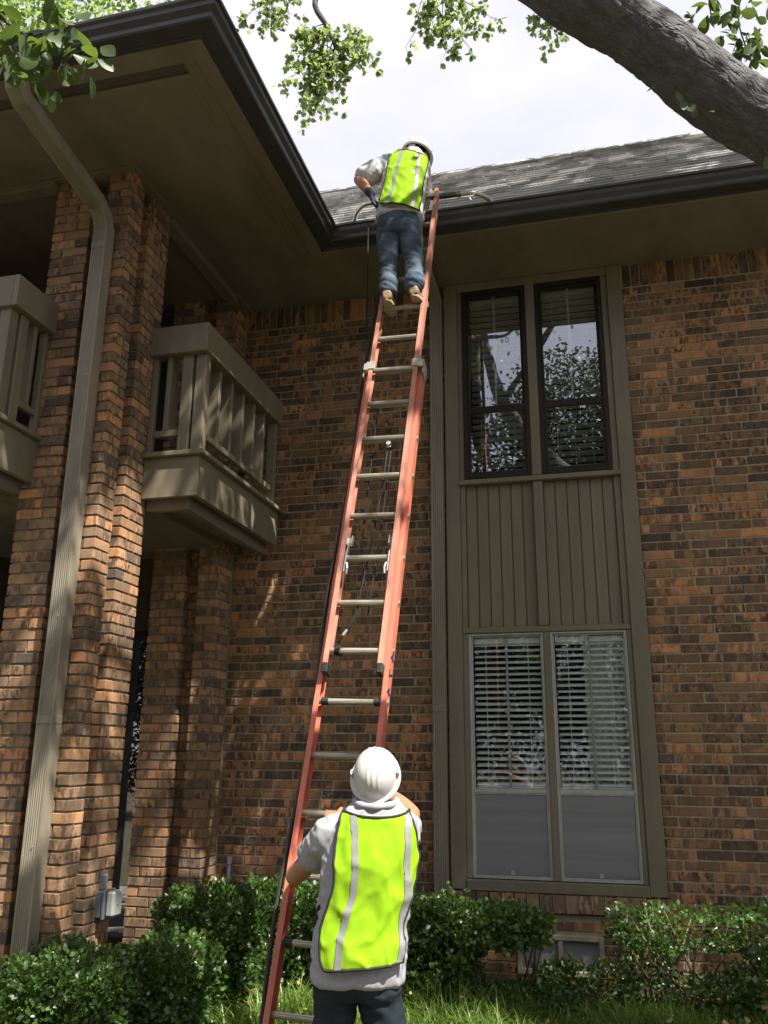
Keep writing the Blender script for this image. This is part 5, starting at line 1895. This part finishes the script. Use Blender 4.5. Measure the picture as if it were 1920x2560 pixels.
# grass: long arching blades
NG = 44000
gxp = RNG.uniform(-0.6, 5.2, NG)
gyp = RNG.uniform(-3.4, -0.55, NG)
dens = np.array([mnoise.noise(V((x * 2.3, y * 2.3, 8))) + .5 * mnoise.noise(V((x * 7, y * 7, 2))) for x, y in zip(gxp, gyp)])
kp = dens > RNG.uniform(-.75, -.15, NG)
gxp, gyp = gxp[kp], gyp[kp]
NG = len(gxp)
hmul = np.array([0.72 + 0.75 * mnoise.noise(V((x * 1.6, y * 1.6, 3))) for x, y in zip(gxp, gyp)])
L_ = RNG.uniform(0.14, 0.40, NG) * hmul
az_ = RNG.uniform(0, 2 * math.pi, NG)
bend = RNG.uniform(0.55, 1.5, NG)
dirx, diry = np.cos(az_), np.sin(az_)
gz0 = np.array([ground_z(y) for y in gyp])
wd = RNG.uniform(0.0028, 0.0056, NG)
vv = []
for k, t in enumerate((0.0, 0.4, 0.75, 1.0)):
    out_ = L_ * bend * t ** 1.8 * 0.75
    up_ = L_ * (t - 0.42 * bend * t ** 2.4)
    px_, py_, pz_ = gxp + dirx * out_, gyp + diry * out_, gz0 + up_
    w_ = wd * (1 - 0.85 * t ** 1.5)
    vv.append(np.stack([px_ - diry * w_, py_ + dirx * w_, pz_], -1))
    if k < 3:
        vv.append(np.stack([px_ + diry * w_, py_ - dirx * w_, pz_], -1))
vv = np.stack(vv, 1)   # N,7,3
tri = np.array([(0, 1, 3), (0, 3, 2), (2, 3, 5), (2, 5, 4), (4, 5, 6)])
ff = (tri[None] + (np.arange(NG) * 7)[:, None, None]).reshape(-1)
gr = obj('grass', np_mesh('grass', vv.reshape(-1, 3), ff, np.full(NG * 5, 3), np.repeat(RNG.random(NG), 7)), 'grass', None, False, 'stuff')

# a few dry leaves caught in the grass and shrubs
dl = leaves_mesh('dry_leaves', np.stack([RNG.uniform(0.8, 4.6, 46), RNG.uniform(-2.3, -0.9, 46), RNG.uniform(0.10, 0.26, 46)], -1), RNG.uniform(.03, .06, 46))
obj('dry_leaves', dl, 'leaf_dry', None, False, 'stuff')

# ---- the leaning tree at the right: trunk, limbs, hanging sprays and a broad crown overhead
tree = thing('leaning_tree', 'large tree with thick rough grey trunk leaning across above the roof corner', 'tree', (5.6, -3.9, 0))
NEAR = 0.83


def toward(p, k=NEAR):
    return CAM + (V(p) - CAM) * k


tpts = [(6.3, -3.2, -0.1), (5.9, -3.25, 1.7), (5.25, -3.35, 3.4)] + [tuple(toward(p)) for p in ((4.72, -2.68, 4.78), (4.334, -2.79, 5.04), (3.94, -2.967, 5.298), (3.651, -3.11, 5.531), (3.254, -3.274, 5.80))] + [(2.66, -4.20, 5.62), (2.05, -4.6, 6.7), (1.7, -5.0, 8.2)]
trad = [.29, .25, .212, .176, .163, .153, .145, .140, .13, .095, .06]
rs_ = resample([(V(p), V((r, 0, 0)), V((0, 0, 0))) for p, r in zip(tpts, trad)], 14)
tb_ = MB()
tb_.tube([q[0] for q in rs_], [q[1].x for q in rs_], 96)
tm_ = tb_.mesh('trunk')
tm_.shade_smooth()


TAX = V((-.77, -.30, .57)).normalized()


def bark(p, n):
    al = p.dot(TAX)
    w_ = V((mnoise.noise(p * 4), mnoise.noise(p * 4 + V((9, 0, 0))), mnoise.noise(p * 4 + V((0, 9, 0))))) * .10
    q = (p - TAX * al * .62 + w_) * 29
    a = mnoise.voronoi(q)[0]
    crack = min(1, (a[1] - a[0]) * 2.2)
    return -0.004 + 0.008 * crack + 0.018 * mnoise.noise(p * 3.3) + 0.005 * mnoise.noise(p * 13) + 0.0035 * mnoise.noise(p * 34)


displace(tm_, bark)
obj('trunk', tm_, 'bark', tree)


def limb(path, r0, r1, parent=tree, name='branch', seg=8):
    q = resample([(V(p), V((0, 0, 0)), V((0, 0, 0))) for p in path], 6)
    n = len(q)
    pts = [x[0] + V((mnoise.noise(x[0] * 3), mnoise.noise(x[0] * 3 + V((5, 0, 0))), mnoise.noise(x[0] * 3 + V((0, 5, 0))))) * .03 for x in q]
    obj(name, MB().tube(pts, [r0 + (r1 - r0) * i / (n - 1) for i in range(n)], seg), 'bark', parent, True)
    return pts


# side shoot from the trunk's upper edge with big leaves against the sky
limb([toward(p) for p in ((3.63, -3.12, 5.68), (3.72, -3.40, 5.75), (3.86, -3.62, 5.83), (4.2, -3.75, 5.95))], .019, .010)
limb([toward(p) for p in ((3.70, -3.35, 5.74), (3.66, -3.45, 5.95), (3.7, -3.5, 6.3))], .012, .007)
# big boughs that carry the crown
limb([(2.05, -4.6, 6.7), (3.2, -4.2, 8.3), (4.2, -2.6, 9.6), (5.0, -.8, 10.4)], .055, .02)
limb([(1.7, -5.0, 8.2), (1.4, -3.2, 9.4), (1.5, -1.6, 9.2), (1.40, -1.2, 8.7)], .06, .02)
limb([(5.25, -3.35, 3.4), (6.3, -3.2, 6.2), (6.6, -2.8, 8.4), (6.6, -2.6, 10.2)], .08, .04)

ROOF_DAPPLES = [((random.uniform(.2, 5.0), y_, 6.075 + (y_ + .965) * .989), random.uniform(.07, .24), .95) for y_ in np.linspace(-.9, .82, 48)]
LIT = ROOF_DAPPLES + [
    ((1.3, -1.4, 7.5), .55, 1.0), ((2.3, -1.2, 7.7), .45, 1.0), ((.75, -1.65, 7.75), .35, 1.0), ((3.2, -.6, 8.0), .3, 1.0), ((1.4, -1.5, .15), .55, 1.0), ((2.6, -1.5, .15), .28, .8), ((0.15, -2.5, .6), .14, .8), ((2.2, -.85, .75), .22, .8), ((3.6, -.75, .75), .3, .8),
    # places the sun reaches through the crown (point, radius, share of leaves removed)
    ((2.18, -3.30, 1.05), .50, 1.0), ((2.25, -3.15, 1.6), .34, 1.0), ((1.80, -2.85, 0.9), .40, 1.0), ((1.9, -2.6, 1.75), .26, .9),
    ((0.55, -1.15, .8), .3, .9), ((1.2, -.9, .8), .25, .8), ((0.5, -2.25, .65), .2, .8), ((0.95, -1.75, 0.25), .55, .95), ((1.6, -1.9, 0.10), .45, .95), ((0.45, -2.3, .62), .22, .8), ((0.9, -1.0, .8), .36, .85),
    ((0.0, -1.80, 3.10), .26, 1.0), ((0.0, -1.80, 2.70), .26, 1.0), ((-.05, -2.2, 3.0), .18, 1.0), ((0.02, -1.85, 2.2), .18, .95), ((-.25, -2.35, 2.6), .15, .9), ((0.0, -2.1, 1.5), .10, .8),
    ((2.04, -1.33, 6.5), .28, 1.0), ((1.95, -1.60, 6.1), .22, .85), ((1.9, -1.6, 5.75), .20, .8), ((2.14, -1.65, 4.9), .12, .9), ((2.1, -2.0, 3.55), .12, .9), ((2.08, -2.3, 2.6), .14, .9),
    ((.46, -1.75, 3.6), .07, .9), ((.48, -1.2, 3.6), .04, .9), ((.48, -.7, 3.55), .03, .9),
    ((3.3, -1.7, .2), .16, .7), ((3.7, -.8, .75), .24, .8), ((2.4, -1.7, .15), .4, .85), ((4.1, -1.5, .1), .16, .7), ((4.6, -0.9, .7), .2, .7),
    ((-.3, -.33, .5), .35, .8), ((0.05, -.3, .9), .25, .8),
    ((1.2, -.3, 6.7), .30, .8), ((2.9, -.5, 6.5), .20, .8), ((3.6, .2, 7.2), .28, .8), ((2.5, .5, 7.5), .3, .8), ((4.4, -.3, 6.7), .22, .8), ((3.3, -.6, 6.4), .15, .8), ((.9, 0.5, 7.5), .35, .8),
]


def sun_gap(P):
    """mask of points to keep: a leaf is dropped when it would shade one of the lit places"""
    s = np.array(SUN)
    keep = np.ones(len(P), bool)
    for c, r, pr in LIT:
        d = P - np.array(c)
        along = d @ s
        dist = np.linalg.norm(d - along[:, None] * s, axis=1)
        hit = (along > 0) & (dist < r * RNG.uniform(.8, 1.12, len(P))) & (RNG.random(len(P)) < pr)
        keep &= ~hit
    return keep


def outside_view(P, m_=60):
    d = P - np.array(CAM)
    z = d @ np.array(FW)
    with np.errstate(divide='ignore', invalid='ignore'):
        u = 960 + F_PX * (d @ np.array(RT)) / z
        v = 1280 - F_PX * (d @ np.array(UP)) / z
    return ~((z > .1) & (u > -m_) & (u < 1920 + m_) & (v > -m_) & (v < 2560 + m_))


# broad crown: leaf clumps spread over limbs above the frame
NCL = 1700
cen = np.stack([RNG.uniform(-0.5, 9.5, NCL), RNG.uniform(-6.0, 3.2, NCL), RNG.uniform(8.6, 13.0, NCL)], -1)
per = 52
P_ = (cen[:, None, :] + RNG.normal(size=(NCL, per, 3)) * np.array([.32, .32, .22])).reshape(-1, 3)
P_ = P_[outside_view(P_)]
P_ = P_[sun_gap(P_)]
obj('crown', leaves_mesh('crown', P_, RNG.uniform(.07, .12, len(P_)), None, 1.0, np.array([0, 0, 1.0]), False, 1.3), 'leaf_oak', tree, False, 'stuff')


def shade_points(src, n):
    src = np.asarray(src, float)
    p = src[RNG.integers(0, len(src), n)]
    zt_ = RNG.uniform(8.7, 12.8, n)
    k = (zt_ - p[:, 2]) / SUN.z
    q = p + k[:, None] * np.array(SUN) + RNG.normal(size=(n, 3)) * .12
    q = q[outside_view(q)]
    return q[sun_gap(q)]


src_ = [(x, 0, z) for x in np.linspace(1.2, 6, 34) for z in np.linspace(.7, 5.7, 34)]
tk_ = [(p[0], p[1], p[2]) for p in (q[0] for q in rs_[40:100])]
P2_ = np.concatenate([shade_points(src_, 26000), shade_points([(a_ + dx, b_ + dy, c_) for a_, b_, c_ in tk_ for dx in (-.1, 0, .1) for dy in (-.1, .1)], 2600), shade_points([(x, y, .15) for x in np.linspace(2.5, 5.2, 14) for y in np.linspace(-2.6, -1.0, 9)], 9000)])
obj('crown', leaves_mesh('crown', P2_, RNG.uniform(.07, .12, len(P2_)), None, 1.0, np.array([0, 0, 1.0]), False, 1.3), 'leaf_oak', tree, False, 'stuff')  # extra unseen leaves, added along sun rays to shade wall, trunk and grass


def spray(tips, base, n, size, parent, rad=(.10, .10, .12), twig=.006, mat='leaf_spray', name='spray'):
    """hanging twigs with side shoots; the leaves sit in tufts on the shoots"""
    pos, dirs = [], []
    tw = MB()
    Z0_ = V((0, 0, 0))
    for tp_ in tips:
        a = V(base) if not isinstance(base, list) else V(base[random.randrange(len(base))])
        b = V(tp_)
        mid = (a + b) / 2 + V((random.uniform(-.1, .1), random.uniform(-.1, .1), random.uniform(0, .12)))
        q = [x[0] for x in resample([(a, Z0_, Z0_), (mid, Z0_, Z0_), (b, Z0_, Z0_)], 6)]
        tw.tube(q, [twig * (1 - .75 * i / (len(q) - 1)) for i in range(len(q))], 5)
        left = n // len(tips)
        ax = (b - a).normalized()
        while left > 0:
            t = random.uniform(.22, 1.0) ** .8 * (len(q) - 1)
            i0 = min(int(t), len(q) - 2)
            p = q[i0].lerp(q[i0 + 1], t - i0)
            d = (ax * .5 + V((random.gauss(0, 1) * rad[0], random.gauss(0, 1) * rad[1], random.gauss(-.25, 1) * rad[2])) * 9).normalized()
            L1 = random.uniform(.05, .17)
            e = p + d * L1 + V((0, 0, -.02))
            tw.tube([p, (p + e) / 2 + V((0, 0, .008)), e], [twig * .32, twig * .25, twig * .15], 4)
            k = min(left, random.randrange(5, 10))
            for j in range(k):
                f = 1.0 if j < k * .55 else random.uniform(.35, .95)
                pos.append(p.lerp(e, f))
                dd = (d * .7 + V((random.gauss(0, .8), random.gauss(0, .8), random.gauss(-.2, .7)))).normalized()
                dirs.append(dd)
            left -= k
    obj('twigs', tw, 'bark', parent, True, 'stuff')
    pos = np.array([list(p) for p in pos]); dirs = np.array([list(d) for d in dirs])
    obj(name, leaves_mesh(name, pos, size * RNG.uniform(.7, 1.25, len(pos)), dirs, .12, None, True, 1.1), mat, parent, False, 'stuff')


B1 = [(1.36, -1.33, 7.95), (1.40, -1.36, 7.72)]
limb([(1.40, -1.25, 8.7), (1.12, -1.42, 8.15), (1.24, -1.38, 7.80), (1.30, -1.36, 7.62), (1.24, -1.36, 7.4)], .032, .010)
spray([(0.92, -1.45, 7.60), (0.93, -1.42, 7.36), (0.99, -1.40, 7.18), (1.17, -1.36, 7.15), (1.20, -1.34, 7.0), (1.29, -1.36, 7.15), (1.37, -1.36, 7.42), (1.49, -1.33, 7.62), (1.59, -1.30, 7.52), (1.15, -1.36, 7.5), (1.05, -1.4, 7.7), (1.42, -1.3, 7.8), (1.09, -1.38, 6.92), (1.31, -1.35, 7.42), (1.17, -1.40, 7.62), (0.98, -1.42, 7.02), (1.48, -1.36, 7.60)], [(1.28, -1.36, 7.72), (1.20, -1.38, 7.9), (1.30, -1.36, 7.6)], 1500, .056, tree, (.10, .10, .075))
spray([(0.55, -1.7, 7.80), (0.72, -1.66, 7.62), (0.80, -1.63, 7.72), (0.95, -1.58, 7.82)], (.9, -1.7, 8.25), 300, .056, tree, (.09, .09, .06))
spray([(1.92, -1.30, 7.55), (2.0, -1.30, 7.80), (2.16, -1.26, 7.72), (2.28, -1.24, 7.45), (2.34, -1.22, 7.58), (2.46, -1.18, 7.55), (2.30, -1.2, 7.9), (2.52, -1.16, 7.74), (2.66, -1.14, 7.85)], [(2.3, -1.35, 8.25), (2.1, -1.3, 8.2)], 760, .056, tree, (.09, .09, .07))
spray([(3.02, -.68, 8.15), (3.12, -.62, 8.0), (3.22, -.58, 7.98), (3.3, -.55, 8.1)], (3.1, -.8, 8.6), 260, .060, tree, (.06, .06, .05))
spray([(3.1, -1.0, 8.8), (2.7, -1.1, 8.3)], (3.0, -1.2, 9.3), 120, .062, tree, (.09, .09, .07))

# single large leaves of the right-hand shoot and along the underside of the trunk
lf_ = MB(); lf_.add([(x * 1.0, y, z) for x, y, z in LEAFB_T], LEAFB_F)
big = lf_.mesh('leaf'); big.shade_smooth()
big.materials.append(M['leaf_near'])


def big_leaves(points, size, parent, hang=-.4, seed=1):
    rr = random.Random(seed)
    for p in points:
        y = V((rr.gauss(0, .6), rr.gauss(0, .6), hang + rr.gauss(0, .45))).normalized()
        z = V((rr.gauss(0, 1), rr.gauss(-.6, 1), rr.gauss(.3, 1)))
        z = (z - y * z.dot(y)).normalized()
        x = y.cross(z)
        s = size * rr.uniform(.75, 1.25)
        o = place('leaf', big, p, parent, Matrix((x, y, z)).transposed().to_euler())
        o.scale = (s, s, s)


rr = random.Random(4)
cl = []
for c_, n in (((3.86, -3.66, 5.02 + .02), 7), ((3.98, -3.66, 4.98), 12), ((4.06, -3.62, 4.90), 13), ((4.10, -3.60, 4.80), 12), ((4.16, -3.60, 4.92), 10), ((3.93, -3.7, 5.08), 8), ((4.12, -3.62, 5.05), 9), ((4.0, -3.6, 4.86), 6)):
    for k in range(n):
        cl.append(V(c_) + V((rr.gauss(0, .045), rr.gauss(0, .05), rr.gauss(0, .035))))
big_leaves([toward(q, 1.04) for q in cl], .078, tree, -.35, 5)
limb([toward(p, 1.04) for p in ((4.2, -3.75, 5.95), (4.12, -3.68, 5.3), (4.08, -3.64, 5.0), (4.10, -3.6, 4.82))], .006, .003, name='twig')
limb([toward(p, 1.04) for p in ((3.86, -3.62, 5.83), (3.92, -3.7, 5.3), (3.95, -3.68, 5.0))], .006, .003, name='twig')
ul = [(3.74, -3.10, 5.16), (3.83, -3.05, 5.11), (3.87, -3.03, 5.06), (3.90, -3.02, 5.04), (3.93, -3.01, 5.02), (3.97, -2.99, 5.0), (4.02, -2.97, 4.98), (4.28, -2.85, 4.76)]
big_leaves([toward(V(q) + V((0, -.02, .02))) for q in ul], .063, tree, -1.2, 9)

# near branch, top left, a hand's breadth of big leaves close to the camera
nb = thing('leafy_branch', 'near leafy branch with broad drooping leaves and a green acorn, hanging before the gutter', 'branch', (2.06, -5.93, 3.3))
bp = []
for path in ([(1.90, -6.0, 3.55), (2.02, -5.94, 3.25), (2.10, -5.91, 3.16), (2.18, -5.88, 3.12), (2.245, -5.865, 3.125)], [(2.02, -5.94, 3.25), (2.10, -5.91, 3.10), (2.14, -5.90, 3.05)], [(1.90, -6.0, 3.55), (2.10, -5.92, 3.32), (2.17, -5.88, 3.22), (2.2, -5.87, 3.15)]):
    q = [x[0] for x in resample([(V(p), V((0, 0, 0)), V((0, 0, 0))) for p in path], 6)]
    obj('twig', MB().tube(q, [.005 - .0035 * i / (len(q) - 1) for i in range(len(q))], 7), 'bark', nb, True)
    bp += q
pts = []
rr = random.Random(12)
for k in range(120):
    q = bp[rr.randrange(4, len(bp))]
    pts.append(q + V((rr.gauss(0, .02), rr.gauss(0, .035), rr.gauss(0, .018))))
big_leaves(pts, .052, nb, -.55, 3)
ac = MB().loft([(V((2.165, -5.90, 3.098)), V((.004, 0, 0)), V((0, .004, 0))), (V((2.165, -5.90, 3.092)), V((.010, 0, 0)), V((0, .010, 0))), (V((2.165, -5.90, 3.080)), V((.0115, 0, 0)), V((0, .0115, 0))), (V((2.165, -5.90, 3.070)), V((.006, 0, 0)), V((0, .006, 0)))], 14, 2, 3)
obj('acorn', ac, 'fruit', nb, True)


# trees beyond the wing and behind the photographer (the latter show in the window glass)
def far_tree(label, c, r, n, size, trunk_to, seed, mat='leaf_oak', group=None, fine=False):
    root = thing('tree', label, 'tree', (c[0], c[1], 0), group)
    base = V((c[0], c[1], -.1))
    obj('trunk', MB().tube([base, V((c[0] + .1, c[1], trunk_to * .5)), V((c[0], c[1], trunk_to))], [.28, .22, .12], 12), 'bark', root, True)
    rr = np.random.default_rng(seed)
    m_ = n // 26
    d = rr.normal(size=(m_, 3)); d /= np.linalg.norm(d, axis=1, keepdims=True)
    cen_ = d * (rr.random((m_, 1)) ** .45) * np.array(r) + np.array(c)
    pp = (cen_[:, None, :] + rr.normal(size=(m_, 26, 3)) * np.array([.3, .3, .22])).reshape(-1, 3)
    pp = pp[sun_gap(pp)]
    obj('crown', leaves_mesh('crown', pp, size * rr.uniform(.7, 1.2, len(pp)), None, 1.0, np.array([0, 0, .8]), fine, 1.25), mat, root, False, 'stuff')
    return root


far_tree('sunlit tree rising behind the eave of the left wing', (-6.6, 3.6, 12.9), (4.2, 2.4, 2.6), 26000, .11, 11, 41)
bg = 'trees standing behind the photographer'
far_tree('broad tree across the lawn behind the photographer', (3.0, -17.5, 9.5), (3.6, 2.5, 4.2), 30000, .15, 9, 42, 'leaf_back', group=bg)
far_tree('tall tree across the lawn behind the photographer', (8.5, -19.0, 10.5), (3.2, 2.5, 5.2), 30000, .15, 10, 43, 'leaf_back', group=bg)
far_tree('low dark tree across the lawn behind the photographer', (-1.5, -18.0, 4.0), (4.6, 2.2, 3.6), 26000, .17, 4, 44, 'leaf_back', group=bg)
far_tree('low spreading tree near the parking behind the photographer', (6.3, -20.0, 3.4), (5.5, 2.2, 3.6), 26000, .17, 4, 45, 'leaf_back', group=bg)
far_tree('dense dark tree far across the lawn beyond the wing, behind the photographer', (-10.5, -18.5, 4.6), (4.5, 2.4, 4.4), 26000, .17, 5, 46, 'leaf_back', group=bg)
